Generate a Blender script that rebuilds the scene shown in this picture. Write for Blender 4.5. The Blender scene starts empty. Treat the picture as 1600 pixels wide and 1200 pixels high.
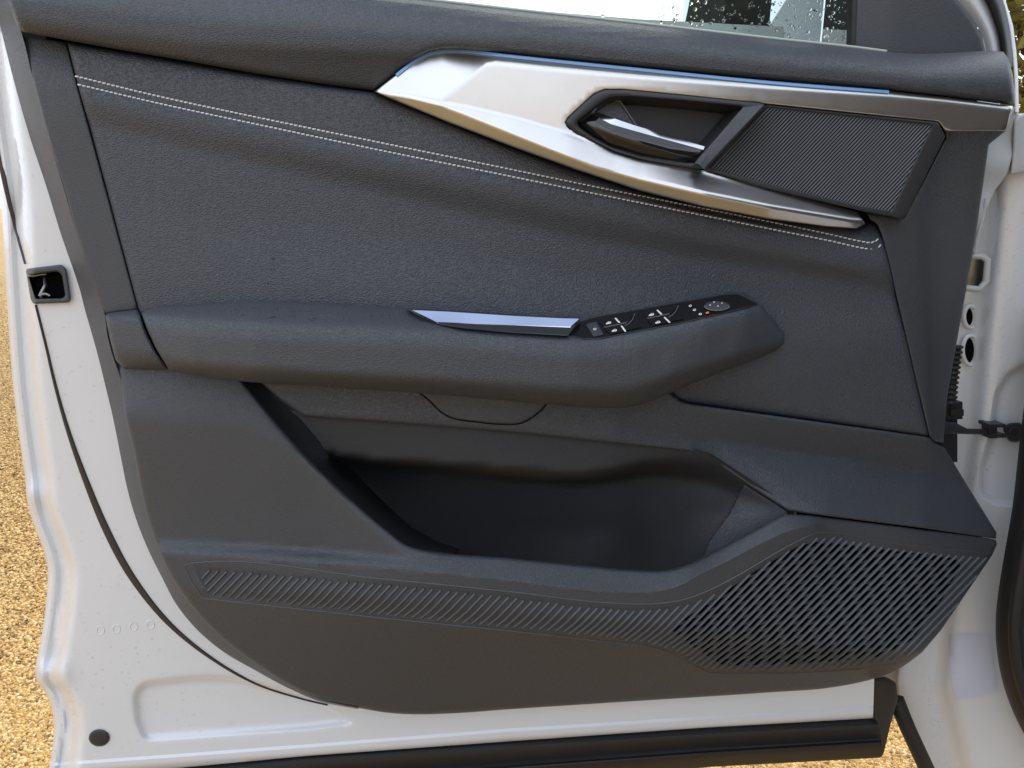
import bpy, math, random
import numpy as np
from mathutils import Vector, Matrix
from mathutils.geometry import delaunay_2d_cdt
random.seed(7); rng = np.random.default_rng(7)
SC = bpy.context.scene
COL = SC.collection

# ------------------------------------------------------------------ camera
F_PX = 1208.0
CAM = Vector((0.0, -0.80, 0.95))
PITCH, YAW = math.radians(13.0), math.radians(6.0)
cd = bpy.data.cameras.new('camera'); cam = bpy.data.objects.new('camera', cd); COL.objects.link(cam)
cam.location = CAM
cam.rotation_euler = (math.radians(90) - PITCH, 0, -YAW)
cd.sensor_width = 36.0; cd.lens = 36.0 * F_PX / 1600.0
cd.clip_start = 0.02; cd.clip_end = 2000
SC.camera = cam
RC = np.array(cam.rotation_euler.to_matrix())

# ------------------------------------------------------------------ world, sun, exposure
SUN_AZ, SUN_EL = math.radians(16), math.radians(42)       # azimuth from +Y towards +X
wd = bpy.data.worlds.new('World'); SC.world = wd; wd.use_nodes = True
nt = wd.node_tree; nt.nodes.clear()
sky = nt.nodes.new('ShaderNodeTexSky'); sky.sky_type = 'NISHITA'; sky.sun_disc = False
sky.sun_elevation = SUN_EL; sky.sun_rotation = SUN_AZ; sky.dust_density = 6.0; sky.ozone_density = 0.4; sky.air_density = 1.0
bgn = nt.nodes.new('ShaderNodeBackground'); bgn.inputs[1].default_value = 0.15
won = nt.nodes.new('ShaderNodeOutputWorld')
tcw = nt.nodes.new('ShaderNodeTexCoord'); cln = nt.nodes.new('ShaderNodeTexNoise'); cln.inputs['Scale'].default_value = 2.2; cln.inputs['Detail'].default_value = 7
clr = nt.nodes.new('ShaderNodeMapRange'); clr.inputs[1].default_value = .36; clr.inputs[2].default_value = .60; clr.inputs[3].default_value = .40; clr.inputs[4].default_value = .95
clm = nt.nodes.new('ShaderNodeMix'); clm.data_type = 'RGBA'; clm.inputs[7].default_value = (8.4, 9.1, 10.4, 1)      # broken white cloud
nt.links.new(tcw.outputs['Generated'], cln.inputs['Vector']); nt.links.new(cln.outputs['Fac'], clr.inputs[0]); nt.links.new(clr.outputs[0], clm.inputs[0])
nt.links.new(sky.outputs[0], clm.inputs[6]); nt.links.new(clm.outputs[2], bgn.inputs[0]); nt.links.new(bgn.outputs[0], won.inputs[0])
sl = bpy.data.lights.new('sun', 'SUN'); sl.energy = 2.6; sl.angle = math.radians(0.6); sl.color = (1.0, 0.94, 0.84)
so = bpy.data.objects.new('sun', sl); COL.objects.link(so)
sd = Vector((math.sin(SUN_AZ) * math.cos(SUN_EL), math.cos(SUN_AZ) * math.cos(SUN_EL), math.sin(SUN_EL)))
so.rotation_euler = (-sd).to_track_quat('-Z', 'Y').to_euler(); so.location = (3, 6, 8)
SC.view_settings.view_transform = 'Standard'; SC.view_settings.look = 'None'
SC.view_settings.exposure = 0.36; SC.view_settings.gamma = 1.0; SC.view_settings.use_curve_mapping = False
SC.cycles.max_bounces = 8; SC.cycles.transparent_max_bounces = 16

# ------------------------------------------------------------------ materials
def mat(name, base, rough=0.5, metal=0.0, spec=0.5, coat=0.0, bump=None, var=None, rvar=None, trans=0.0, ior=None):
    """bump = (kind, scale per metre, strength, distance); var = (scale, amount); rvar = (scale, amount)"""
    m = bpy.data.materials.new(name); m.use_nodes = True
    N = m.node_tree.nodes; L = m.node_tree.links
    b = N['Principled BSDF']
    b.inputs['Base Color'].default_value = (*base, 1); b.inputs['Roughness'].default_value = rough
    b.inputs['Metallic'].default_value = metal; b.inputs['Specular IOR Level'].default_value = spec
    b.inputs['Coat Weight'].default_value = coat; b.inputs['Coat Roughness'].default_value = 0.04
    b.inputs['Transmission Weight'].default_value = trans
    if ior: b.inputs['IOR'].default_value = ior
    geo = N.new('ShaderNodeNewGeometry')
    if var:
        n = N.new('ShaderNodeTexNoise'); n.inputs['Scale'].default_value = var[0]; n.inputs['Detail'].default_value = 5
        L.new(geo.outputs['Position'], n.inputs['Vector'])
        mx = N.new('ShaderNodeMix'); mx.data_type = 'RGBA'
        lo = [c * (1 - var[1]) for c in base]; hi = [min(1, c * (1 + var[1])) for c in base]
        mx.inputs[6].default_value = (*lo, 1); mx.inputs[7].default_value = (*hi, 1)
        L.new(n.outputs['Fac'], mx.inputs[0]); L.new(mx.outputs[2], b.inputs['Base Color'])
    if rvar:
        n = N.new('ShaderNodeTexNoise'); n.inputs['Scale'].default_value = rvar[0]; n.inputs['Detail'].default_value = 6
        L.new(geo.outputs['Position'], n.inputs['Vector'])
        mr = N.new('ShaderNodeMapRange'); mr.inputs[1].default_value = .3; mr.inputs[2].default_value = .7
        mr.inputs[3].default_value = max(0, rough - rvar[1]); mr.inputs[4].default_value = rough + rvar[1]
        L.new(n.outputs['Fac'], mr.inputs[0]); L.new(mr.outputs[0], b.inputs['Roughness'])
    if bump:
        kind, sc, st, dist = bump
        bp = N.new('ShaderNodeBump'); bp.inputs['Strength'].default_value = st; bp.inputs['Distance'].default_value = dist
        if kind == 'leather':
            mp = N.new('ShaderNodeMapping'); mp.inputs['Rotation'].default_value = (0, .45, 0); mp.inputs['Scale'].default_value = (.62, 1, 1.25)
            L.new(geo.outputs['Position'], mp.inputs[0])
            nd = N.new('ShaderNodeTexNoise'); nd.inputs['Scale'].default_value = sc * .6; nd.inputs['Detail'].default_value = 2
            L.new(mp.outputs[0], nd.inputs['Vector'])
            ma = N.new('ShaderNodeVectorMath'); ma.operation = 'MULTIPLY_ADD'
            ma.inputs[1].default_value = (1.6 / sc,) * 3
            L.new(nd.outputs['Color'], ma.inputs[0]); L.new(mp.outputs[0], ma.inputs[2])
            t = N.new('ShaderNodeTexVoronoi'); t.feature = 'DISTANCE_TO_EDGE'; t.inputs['Scale'].default_value = sc
            L.new(ma.outputs[0], t.inputs['Vector'])
            mr = N.new('ShaderNodeMapRange'); mr.inputs[1].default_value = 0; mr.inputs[2].default_value = .32
            mr.interpolation_type = 'SMOOTHSTEP'
            L.new(t.outputs['Distance'], mr.inputs[0]); L.new(mr.outputs[0], bp.inputs['Height'])
        else:
            t = N.new('ShaderNodeTexNoise'); t.inputs['Scale'].default_value = sc; t.inputs['Detail'].default_value = 3
            L.new(geo.outputs['Position'], t.inputs['Vector']); L.new(t.outputs['Fac'], bp.inputs['Height'])
        L.new(bp.outputs[0], b.inputs['Normal'])
    return m

M = {}
M['leather'] = mat('grained black leatherette', (.058, .064, .077), .38, spec=.55, bump=('leather', 440, .75, .0005), var=(9, .10))
M['soft'] = mat('soft grained dark plastic', (.058, .064, .075), .38, spec=.55, bump=('leather', 540, .75, .00045), var=(7, .10))
M['plastic'] = mat('smooth dark plastic', (.054, .059, .068), .39, spec=.55, bump=('leather', 600, .6, .0004), var=(6, .08))
M['dark'] = mat('near black plastic', (.030, .031, .034), .42, bump=('noise', 1500, .08, .0003))
M['ribs'] = mat('dark grille plastic', (.075, .080, .088), .38)
M['riblight'] = mat('dark grey ribbed speaker plastic', (.13, .135, .145), .4)
M['liner'] = mat('shade darkened pocket plastic', (.030, .032, .036), .55, bump=('leather', 560, .6, .0004))  # same plastic as the trim, darkened to paint the pocket's shade
M['switch'] = mat('satin black switch plastic', (.012, .012, .014), .24)
M['void'] = mat('black speaker cloth', (.004, .004, .004), .9, spec=.1)
M['rubber'] = mat('black rubber', (.016, .016, .017), .55, bump=('noise', 900, .12, .0004), var=(20, .2))
M['groovebrown'] = mat('brown black groove strip', (.045, .033, .028), .6)
M['satin'] = mat('satin silver trim', (.72, .715, .70), .29, metal=1.0, rvar=(160, .015), var=(12, .015))
M['gloss'] = mat('gloss black lacquer', (.006, .006, .007), .06, coat=.8, rvar=(80, .03))
M['chrome'] = mat('polished chrome', (.72, .74, .78), .10, metal=1.0)
M['skychrome'] = mat('sky tinted chrome', (.32, .38, .52), .05, metal=1.0)  # blue of the reflected sky is put into the base colour
M['film'] = mat('blue protective film', (.20, .42, .80), .25, coat=.3)
M['white'] = mat('white car paint', (.72, .74, .76), .25, coat=.7, var=(5, .03))
M['shadedwhite'] = mat('white paint greyed for shade', (.54, .56, .57), .45, coat=.2, var=(14, .06), bump=('noise', 120, .12, .001))  # white paint toned grey to paint the shade near the hinge
M['thread'] = mat('white sewing thread', (.74, .75, .76), .7)
M['mark'] = mat('white printed symbol', (.80, .80, .78), .5)
M['orange'] = mat('orange printed symbol', (.85, .22, .05), .5)
M['line'] = mat('light edge line', (.14, .145, .15), .3)
M['belt'] = mat('pale sunlit edge glow', (.50, .55, .49), .35)  # glow of the sunlit trim edge, put into a pale colour
M['steel'] = mat('latch steel', (.26, .25, .24), .28, metal=1.0)
M['label'] = mat('pale blue white label film', (.62, .64, .74), .5, var=(12, .03))
M['water'] = mat('rain water', (1, 1, 1), .0, trans=1.0, ior=1.33)
M['bark'] = mat('tree bark', (.09, .065, .045), .9, bump=('noise', 30, .5, .02), var=(8, .4))
M['mirror'] = mat('mirror glass', (.82, .85, .84), .02, metal=1.0)
M['dirt'] = mat('dark wet scuff', (.008, .008, .009), .3)

def leafmat(name, base):
    m = mat(name, base, .5, var=(6, .5))
    N = m.node_tree.nodes; L = m.node_tree.links; b = N['Principled BSDF']
    tr = N.new('ShaderNodeBsdfTranslucent'); tr.inputs[0].default_value = (base[0] * 1.6, base[1] * 1.6, base[2], 1)
    mx = N.new('ShaderNodeMixShader'); mx.inputs[0].default_value = .4
    L.new(b.outputs[0], mx.inputs[1]); L.new(tr.outputs[0], mx.inputs[2]); L.new(mx.outputs[0], N['Material Output'].inputs[0])
    return m
M['leaf'] = leafmat('green leaves', (.07, .13, .03)); M['leaf2'] = leafmat('yellowing leaves', (.16, .14, .03))

def glassmat():
    m = bpy.data.materials.new('wet window glass'); m.use_nodes = True
    N = m.node_tree.nodes; L = m.node_tree.links; N.clear()
    o = N.new('ShaderNodeOutputMaterial'); t = N.new('ShaderNodeBsdfTransparent'); t.inputs[0].default_value = (.86, .92, .89, 1)
    g = N.new('ShaderNodeBsdfGlossy'); g.inputs['Roughness'].default_value = .01
    f = N.new('ShaderNodeFresnel'); f.inputs[0].default_value = 1.5
    x = N.new('ShaderNodeMixShader'); L.new(f.outputs[0], x.inputs[0]); L.new(t.outputs[0], x.inputs[1]); L.new(g.outputs[0], x.inputs[2])
    L.new(x.outputs[0], o.inputs[0]); return m
M['glass'] = glassmat()
M['dew'] = glassmat(); M['dew'].name = 'rain drop film'
_N = M['dew'].node_tree.nodes; _L = M['dew'].node_tree.links
lw_ = _N.new('ShaderNodeLayerWeight'); lw_.inputs[0].default_value = .5
pw_ = _N.new('ShaderNodeMath'); pw_.operation = 'POWER'; pw_.inputs[1].default_value = 3.0
ad_ = _N.new('ShaderNodeMath'); ad_.operation = 'MULTIPLY_ADD'; ad_.inputs[1].default_value = .55; ad_.inputs[2].default_value = .08
_L.new(lw_.outputs['Facing'], pw_.inputs[0]); _L.new(pw_.outputs[0], ad_.inputs[0])
for n_ in list(_N):
    if n_.type == 'BSDF_TRANSPARENT': n_.inputs[0].default_value = (.96, .965, .97, 1)
    if n_.type == 'MIX_SHADER': _L.new(ad_.outputs[0], n_.inputs[0])
    if n_.type == 'FRESNEL': _N.remove(n_)

def gravelmat(stone):
    m = bpy.data.materials.new('yellow gravel stone' if stone else 'yellow gravel bed'); m.use_nodes = True
    N = m.node_tree.nodes; L = m.node_tree.links; b = N['Principled BSDF']; b.inputs['Roughness'].default_value = .75
    geo = N.new('ShaderNodeNewGeometry')
    v = N.new('ShaderNodeTexVoronoi'); v.inputs['Scale'].default_value = 140
    L.new(geo.outputs['Position'], v.inputs['Vector'])
    r = N.new('ShaderNodeValToRGB'); e = r.color_ramp.elements
    e[0].position = 0; e[0].color = (.11, .055, .016, 1); e[1].position = 1; e[1].color = (.66, .50, .27, 1)
    for p, c in ((.12, (.29, .155, .045)), (.45, (.46, .28, .080)), (.75, (.54, .36, .13))):
        q = e.new(p); q.color = (*c, 1)
    sp = N.new('ShaderNodeSeparateColor'); L.new(v.outputs['Color'], sp.inputs[0])
    if stone:
        L.new(geo.outputs['Random Per Island'], r.inputs[0])
    else:
        L.new(sp.outputs[0], r.inputs[0])
        bp = N.new('ShaderNodeBump'); bp.invert = True; bp.inputs['Distance'].default_value = .012; bp.inputs['Strength'].default_value = .9
        L.new(v.outputs['Distance'], bp.inputs['Height']); L.new(bp.outputs[0], b.inputs['Normal'])
    L.new(r.outputs[0], b.inputs['Base Color'])
    return m
M['gravel'] = gravelmat(False); M['stone'] = gravelmat(True)

# ------------------------------------------------------------------ helpers
def P(u, v, d):
    """point on the plane d metres in front of the door's sheet metal, seen in direction (u, v)"""
    u = np.asarray(u, float); v = np.asarray(v, float); d = np.asarray(d, float)
    c = np.stack([(u - 800) / F_PX, (600 - v) / F_PX, -np.ones_like(u)], -1)
    w = c @ RC.T
    t = (-d - CAM.y) / w[..., 1]
    return np.array(CAM) + w * t[..., None]
def P1(u, v, d): return P(np.array([u]), np.array([v]), np.array([d]))[0]
def ground(u, v):
    c = np.stack([(np.asarray(u, float) - 800) / F_PX, (600 - np.asarray(v, float)) / F_PX, -np.ones_like(np.asarray(u, float))], -1) @ RC.T
    t = -CAM.z / c[..., 2]
    return np.array(CAM) + c * t[..., None]

def link(o, parent=None):
    COL.objects.link(o)
    if parent is not None:
        o.parent = parent; o.matrix_parent_inverse = Matrix.Translation(-parent.location)
    return o
def mesh(name, verts, faces, m, parent=None, smooth=True, angle=38):
    me = bpy.data.meshes.new(name); me.from_pydata([tuple(p) for p in verts], [], [tuple(f) for f in faces]); me.update()
    me.materials.append(M[m] if isinstance(m, str) else m)
    if smooth:
        me.polygons.foreach_set('use_smooth', [True] * len(me.polygons))
        if angle: me.set_sharp_from_angle(angle=math.radians(angle))
    o = bpy.data.objects.new(name, me); return link(o, parent)
def thing(name, label, cat, loc, group=None):
    o = bpy.data.objects.new(name, None); o.location = loc; o.empty_display_size = .05
    o['label'] = label; o['category'] = cat
    if group: o['group'] = group
    COL.objects.link(o); return o

def crv(pts, n=None, closed=False, step=6):
    """Catmull-Rom through points (any dimension)"""
    p = np.array(pts, float); k = len(p); out = []
    rngk = k if closed else k - 1
    for i in range(rngk):
        if closed: a, b, c, e = p[(i - 1) % k], p[i], p[(i + 1) % k], p[(i + 2) % k]
        else: a, b, c, e = p[max(i - 1, 0)], p[i], p[i + 1], p[min(i + 2, k - 1)]
        l = np.linalg.norm((c - b)[:2]); m = n or max(1, int(l / step))
        # centripetal-ish: scale tangents
        la = np.linalg.norm((b - a)[:2]) + 1e-9; lc = np.linalg.norm((e - c)[:2]) + 1e-9; l = l + 1e-9
        t1 = ((b - a) / la + (c - b) / l) / 2 * l if la > 1e-6 else (c - b)
        t2 = ((c - b) / l + (e - c) / lc) / 2 * l if lc > 1e-6 else (c - b)
        for j in range(m):
            t = j / m
            h1 = 2 * t**3 - 3 * t**2 + 1; h2 = t**3 - 2 * t**2 + t; h3 = -2 * t**3 + 3 * t**2; h4 = t**3 - t**2
            out.append(h1 * b + h2 * t1 + h3 * c + h4 * t2)
    if not closed: out.append(p[-1])
    return np.array(out)
def dens(pts, step, closed=False):
    p = np.array(pts, float); out = []
    k = len(p)
    for i in range(k if closed else k - 1):
        a, b = p[i], p[(i + 1) % k]; m = max(1, int(round(np.linalg.norm((b - a)[:2]) / step)))
        for j in range(m): out.append(a + (b - a) * j / m)
    if not closed: out.append(p[-1])
    return np.array(out)
def rnd(poly, r=6, n=4):
    """round the corners of a closed polygon"""
    p = np.array(poly, float); out = []; k = len(p)
    for i in range(k):
        a, b, c = p[i - 1], p[i], p[(i + 1) % k]
        la, lc = np.linalg.norm(a - b), np.linalg.norm(c - b)
        q = min(r, la * .45, lc * .45); s = b + (a - b) / la * q; e = b + (c - b) / lc * q
        for j in range(n + 1):
            t = j / n; out.append((1 - t)**2 * s + 2 * t * (1 - t) * b + t * t * e)
    return np.array(out)
def inside(U, V, poly):
    p = np.asarray(poly); r = np.zeros(U.shape, bool); j = len(p) - 1
    for i in range(len(p)):
        xi, yi = p[i][:2]; xj, yj = p[j][:2]
        if yi != yj:
            c = ((yi > V) != (yj > V)) & (U < (xj - xi) * (V - yi) / (yj - yi) + xi); r ^= c
        j = i
    return r
def pdist(U, V, line, closed=False):
    p = np.asarray(line, float)[:, :2]; best = np.full(U.shape, 1e9); k = len(p)
    for i in range(k if closed else k - 1):
        a, b = p[i], p[(i + 1) % k]; ab = b - a; l2 = ab @ ab + 1e-12
        t = np.clip(((U - a[0]) * ab[0] + (V - a[1]) * ab[1]) / l2, 0, 1)
        best = np.minimum(best, np.hypot(U - a[0] - t * ab[0], V - a[1] - t * ab[1]))
    return best
def sst(x, a, b):
    t = np.clip((x - a) / (b - a), 0, 1); return t * t * (3 - 2 * t)

def prof(rows, lin=False, swap=False):
    """depth field from rows running across: each row is [(u, v, d), ...]"""
    R = []
    for r in rows:
        a = np.array(r, float)
        if swap: a = a[:, [1, 0, 2]]
        R.append(a[np.argsort(a[:, 0], kind='stable')])
    def f(U, V):
        if swap: U, V = V, U
        vi = np.stack([np.interp(U, a[:, 0], a[:, 1]) for a in R]); di = np.stack([np.interp(U, a[:, 0], a[:, 2]) for a in R])
        for i in range(1, len(R)): vi[i] = np.maximum(vi[i], vi[i - 1] + .4)
        h = np.diff(vi, axis=0); de = np.diff(di, axis=0) / h; n = len(R)
        m = np.zeros_like(vi)
        if n > 2:
            w1 = 2 * h[1:] + h[:-1]; w2 = h[1:] + 2 * h[:-1]
            ok = de[1:] * de[:-1] > 0
            with np.errstate(divide='ignore', invalid='ignore'):
                hm = (w1 + w2) / (w1 / de[:-1] + w2 / de[1:])
            m[1:-1] = np.where(ok, hm, 0)
        m[0] = de[0]; m[-1] = de[-1]
        out = np.where(V < vi[0], di[0] + m[0] * (V - vi[0]), di[-1] + m[-1] * (V - vi[-1]))
        for i in range(n - 1):
            s = (V >= vi[i]) & (V <= vi[i + 1]); t = (V - vi[i]) / h[i]
            if lin: y = di[i] + t * (di[i + 1] - di[i])
            else:
                y = ((2 * t**3 - 3 * t**2 + 1) * di[i] + (t**3 - 2 * t**2 + t) * h[i] * m[i]
                     + (-2 * t**3 + 3 * t**2) * di[i + 1] + (t**3 - t**2) * h[i] * m[i + 1])
            out = np.where(s, y, out)
        return out
    return f

def relief(name, outline, dfun, m, parent, step=7, cons=(), roll=None, skirt=.012, holes=(), rollmask=None, angle=38, skdir=None, ring=None):
    """a moulded panel: outline and depth field; edges rolled back and closed by a rim"""
    ol = dens(outline, step, True); hs = [dens(h, step, True) for h in holes]
    loops = [ol] + hs
    pts = []; edges = []
    for lp in loops:
        s = len(pts); k = len(lp); pts += [tuple(q[:2]) for q in lp]; edges += [(s + i, s + (i + 1) % k) for i in range(k)]
    nb = len(pts)
    # rings following the rim so that the roll is resolved
    rings = ring if ring is not None else ([roll[0] * t for t in (.12, .32, .6, 1.0)] if roll else [])
    ex = []
    for li, lp in enumerate(loops):
        if li > 0 and roll and len(roll) < 3: continue
        t = np.roll(lp, -1, 0) - np.roll(lp, 1, 0); n = np.stack([-t[:, 1], t[:, 0]], 1); n /= np.linalg.norm(n, axis=1)[:, None] + 1e-9
        ar = 0.5 * np.sum(lp[:, 0] * np.roll(lp[:, 1], -1) - np.roll(lp[:, 0], -1) * lp[:, 1])
        n *= (1 if ar > 0 else -1) * (1 if li == 0 else -1)
        for r in rings:
            q = lp[:, :2] + n * r
            ok = inside(q[:, 0], q[:, 1], ol)
            for h in hs: ok &= ~inside(q[:, 0], q[:, 1], h)
            dd = np.min([pdist(q[:, 0], q[:, 1], l2, True) for l2 in loops], axis=0)
            ok &= dd > r * .9
            ex.append(q[ok])
    rmax = max(rings) if rings else 0
    for c in cons:
        cc = dens(np.array(c, float)[:, :2], step); ok = inside(cc[:, 0], cc[:, 1], ol)
        for h in hs: ok &= ~inside(cc[:, 0], cc[:, 1], h)
        dd = np.min([pdist(cc[:, 0], cc[:, 1], l2, True) for l2 in loops], axis=0); ok &= dd > max(1.0, 0)
        prev = None
        for q, o in zip(cc, ok):
            if o:
                pts.append(tuple(q))
                if prev is not None: edges.append((prev, len(pts) - 1))
                prev = len(pts) - 1
            else: prev = None
    lo = ol.min(0); hi = ol.max(0)
    gu, gv = np.meshgrid(np.arange(lo[0], hi[0] + step, step), np.arange(lo[1], hi[1] + step, step))
    gu = gu + (np.arange(gu.shape[0]) % 2)[:, None] * step * .5; gu = gu.ravel(); gv = gv.ravel()
    ok = inside(gu, gv, ol)
    for h in hs: ok &= ~inside(gu, gv, h)
    gu, gv = gu[ok], gv[ok]
    dd = pdist(gu, gv, ol, True)
    if not (roll and len(roll) < 3):
        for h in hs: dd = np.minimum(dd, pdist(gu, gv, h, True))
    ok = dd > rmax + step * .5
    for c in cons: ok &= pdist(gu, gv, c) > step * .4
    pts += [tuple(q) for q in np.stack([gu[ok], gv[ok]], 1)]
    for q in ex: pts += [tuple(z) for z in q]
    r = delaunay_2d_cdt([Vector(p) for p in pts], edges, [], 0, 1e-4)
    vc = np.array([tuple(p) for p in r[0]]); fc = np.array(r[2])
    cen = vc[fc].mean(1); ok = inside(cen[:, 0], cen[:, 1], ol)
    for h in hs: ok &= ~inside(cen[:, 0], cen[:, 1], h)
    fc = fc[ok]
    U, V = vc[:, 0], vc[:, 1]; D = dfun(U, V)
    if roll:
        dist = pdist(U, V, ol, True)
        if len(roll) > 2:
            for h in hs: dist = np.minimum(dist, pdist(U, V, h, True))
        x = np.clip(1 - dist / roll[0], 0, 1); dr = roll[1] * (1 - np.sqrt(np.maximum(0, 1 - x * x)))
        if rollmask is not None: dr = dr * rollmask(U, V)
        D = D - dr
    X = P(U, V, D)
    # orient towards the camera
    a, b, c = X[fc[:, 0]], X[fc[:, 1]], X[fc[:, 2]]
    nn = np.cross(b - a, c - a); fl = np.einsum('ij,ij->i', nn, np.array(CAM) - a) < 0
    fc[fl] = fc[fl][:, ::-1]
    verts = list(X); faces = [tuple(f) for f in fc]
    if skirt:
        from collections import Counter
        he = {}
        for f in faces:
            for i in range(3): he[(f[i], f[(i + 1) % 3])] = 1
        bd = [(i, j) for (i, j) in he if (j, i) not in he]
        mp = {}
        for e in bd:
            for i in e:
                if i not in mp:
                    dr = X[i] - np.array(CAM); dr = dr / np.linalg.norm(dr)
                    if skdir is not None: dr = np.array(skdir, float)
                    mp[i] = len(verts); verts.append(X[i] + dr * skirt)
        for i, j in bd: faces.append((j, i, mp[i], mp[j]))
    return mesh(name, verts, faces, m, parent, True, angle)

def loft(name, rows, m, parent, n=60, sub=1, smooth_across=False, angle=38, px=True, closeback=0):
    """surface through rows of (u, v, d); each row resampled to n points"""
    A = []
    for r in rows:
        r = np.array(r, float); q = P(r[:, 0], r[:, 1], r[:, 2]) if px else r
        l = np.r_[0, np.cumsum(np.linalg.norm(np.diff(q, axis=0), axis=1))]; t = np.linspace(0, l[-1], n)
        A.append(np.stack([np.interp(t, l, q[:, k]) for k in range(3)], 1))
    A = np.array(A)
    if sub > 1:
        if smooth_across:
            B = np.stack([crv(A[:, j], n=sub) for j in range(n)], 1); A = B
        else:
            B = [A[0]]
            for i in range(len(A) - 1):
                for s in range(1, sub + 1): B.append(A[i] + (A[i + 1] - A[i]) * s / sub)
            A = np.array(B)
    k = len(A); verts = A.reshape(-1, 3); faces = []
    for i in range(k - 1):
        for j in range(n - 1): faces.append((i * n + j, i * n + j + 1, (i + 1) * n + j + 1, (i + 1) * n + j))
    f = faces[len(faces) // 2]; a, b, c = verts[f[0]], verts[f[1]], verts[f[2]]
    if np.dot(np.cross(b - a, c - a), np.array(CAM) - a) < 0: faces = [g[::-1] for g in faces]
    if closeback:
        v2 = []
        for p in verts:
            dr = p - np.array(CAM); v2.append(p + dr / np.linalg.norm(dr) * closeback)
        nv = len(verts); bk = [tuple(q + nv for q in g[::-1]) for g in faces]
        he = {}
        for g in faces:
            for i in range(4): he[(g[i], g[(i + 1) % 4])] = 1
        rim = [(j, i, i + nv, j + nv) for (i, j) in he if (j, i) not in he]
        verts = list(verts) + v2; faces = faces + bk + rim
    return mesh(name, verts, faces, m, parent, True, angle)

def sweep_data(path, w, h, seg=6, full=False, up=(0, -1, 0), taper=None):
    """half-round (or full tube) bar along a 3D path"""
    p = np.array(path, float); n = len(p); t = np.gradient(p, axis=0); t /= np.linalg.norm(t, axis=1)[:, None] + 1e-12
    up = np.array(up, float); verts = []; faces = []
    an = np.linspace(0, 2 * np.pi, seg, endpoint=False) if full else np.linspace(0, np.pi, seg)
    for i in range(n):
        s = np.cross(t[i], up); s /= np.linalg.norm(s) + 1e-9; nn = np.cross(s, t[i])
        k = 1 if taper is None else taper[i]
        for a in an: verts.append(p[i] + s * np.cos(a) * w * .5 * k + nn * np.sin(a) * h * k)
    for i in range(n - 1):
        for j in range(seg if full else seg - 1):
            a, b = i * seg + j, i * seg + (j + 1) % seg; faces.append((a, b, b + seg, a + seg))
    faces.append(tuple(range(seg))[::-1]); faces.append(tuple((n - 1) * seg + j for j in range(seg)))
    c0 = p[0]
    return verts, faces
def sweep(name, path, w, h, m, parent, **k):
    v, f = sweep_data(path, w, h, **k); return mesh(name, v, f, m, parent, True, 50)
def join(parts):
    V = []; Fc = []
    for v, f in parts:
        s = len(V); V += list(v); Fc += [tuple(i + s for i in g) for g in f]
    return V, Fc
def pbox(u0, u1, v0, v1, d0, d1):
    """a block seen at (u0..u1, v0..v1), from depth d0 forward to d1"""
    a = P(np.array([u0, u1, u1, u0]), np.array([v1, v1, v0, v0]), np.full(4, d1)); b = a.copy(); b[:, 1] = -d0
    V = list(a) + list(b); return V, [(0, 1, 2, 3), (7, 6, 5, 4), (0, 4, 5, 1), (1, 5, 6, 2), (2, 6, 7, 3), (3, 7, 4, 0)]
PXM = .80 / F_PX                                    # metres per picture unit near the door plane

off = lambda r, k: [(q[0], q[1] + k) for q in r]
# ================================================================== SETTING
me = bpy.data.meshes.new('ground'); S = 300
me.from_pydata([(-S, -S, 0), (S, -S, 0), (S, S, 0), (-S, S, 0)], [], [(0, 1, 2, 3)]); me.materials.append(M['gravel'])
gr = bpy.data.objects.new('gravel_ground', me); COL.objects.link(gr); gr['kind'] = 'structure'

def pebbles(regions):
    ctr = []
    for (u0, u1, v0, v1, n) in regions:
        g = ground(rng.uniform(u0, u1, n * 3), rng.uniform(v0, v1, n * 3)); ctr.append(g[:n])
    c = np.concatenate(ctr); n = len(c)
    base = np.array([(1, 0, 0), (-1, 0, 0), (0, 1, 0), (0, -1, 0), (0, 0, 1), (0, 0, -1)], float)
    tri = np.array([(0, 2, 4), (2, 1, 4), (1, 3, 4), (3, 0, 4), (2, 0, 5), (1, 2, 5), (3, 1, 5), (0, 3, 5)])
    q = base[None] * rng.uniform(.75, 1.25, (n, 6, 1)) + rng.normal(0, .12, (n, 6, 3))
    r = rng.uniform(.0022, .0060, n); sc = np.stack([r * rng.uniform(.8, 1.4, n), r * rng.uniform(.8, 1.3, n), r * rng.uniform(.5, .9, n)], 1)
    q *= sc[:, None]; a = rng.uniform(0, 6.28, n); ca, sa = np.cos(a), np.sin(a)
    x = q[..., 0] * ca[:, None] - q[..., 1] * sa[:, None]; y = q[..., 0] * sa[:, None] + q[..., 1] * ca[:, None]
    V = np.stack([x, y, q[..., 2]], -1) + c[:, None] + np.array([0, 0, 1])[None, None] * (r * .35)[:, None, None]
    Fc = tri[None] + (np.arange(n) * 6)[:, None, None]
    me = bpy.data.meshes.new('gravel_stones'); me.vertices.add(n * 6); me.vertices.foreach_set('co', V.ravel())
    me.loops.add(n * 24); me.loops.foreach_set('vertex_index', Fc.ravel().astype(np.int32))
    me.polygons.add(n * 8); me.polygons.foreach_set('loop_start', np.arange(n * 8, dtype=np.int32) * 3)
    me.polygons.foreach_set('use_smooth', np.ones(n * 8, bool))
    me.update(calc_edges=True); me.materials.append(M['stone'])
    o = bpy.data.objects.new('gravel_stones', me); COL.objects.link(o); o['kind'] = 'stuff'
    o['label'] = 'loose small yellow and tan stones covering the ground'; o['category'] = 'gravel'
pebbles([(-260, 130, 430, 560, 26000), (-260, 130, 560, 800, 40000), (-200, 130, 800, 1260, 44000), (1050, 1500, 1120, 1260, 26000)])

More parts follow.
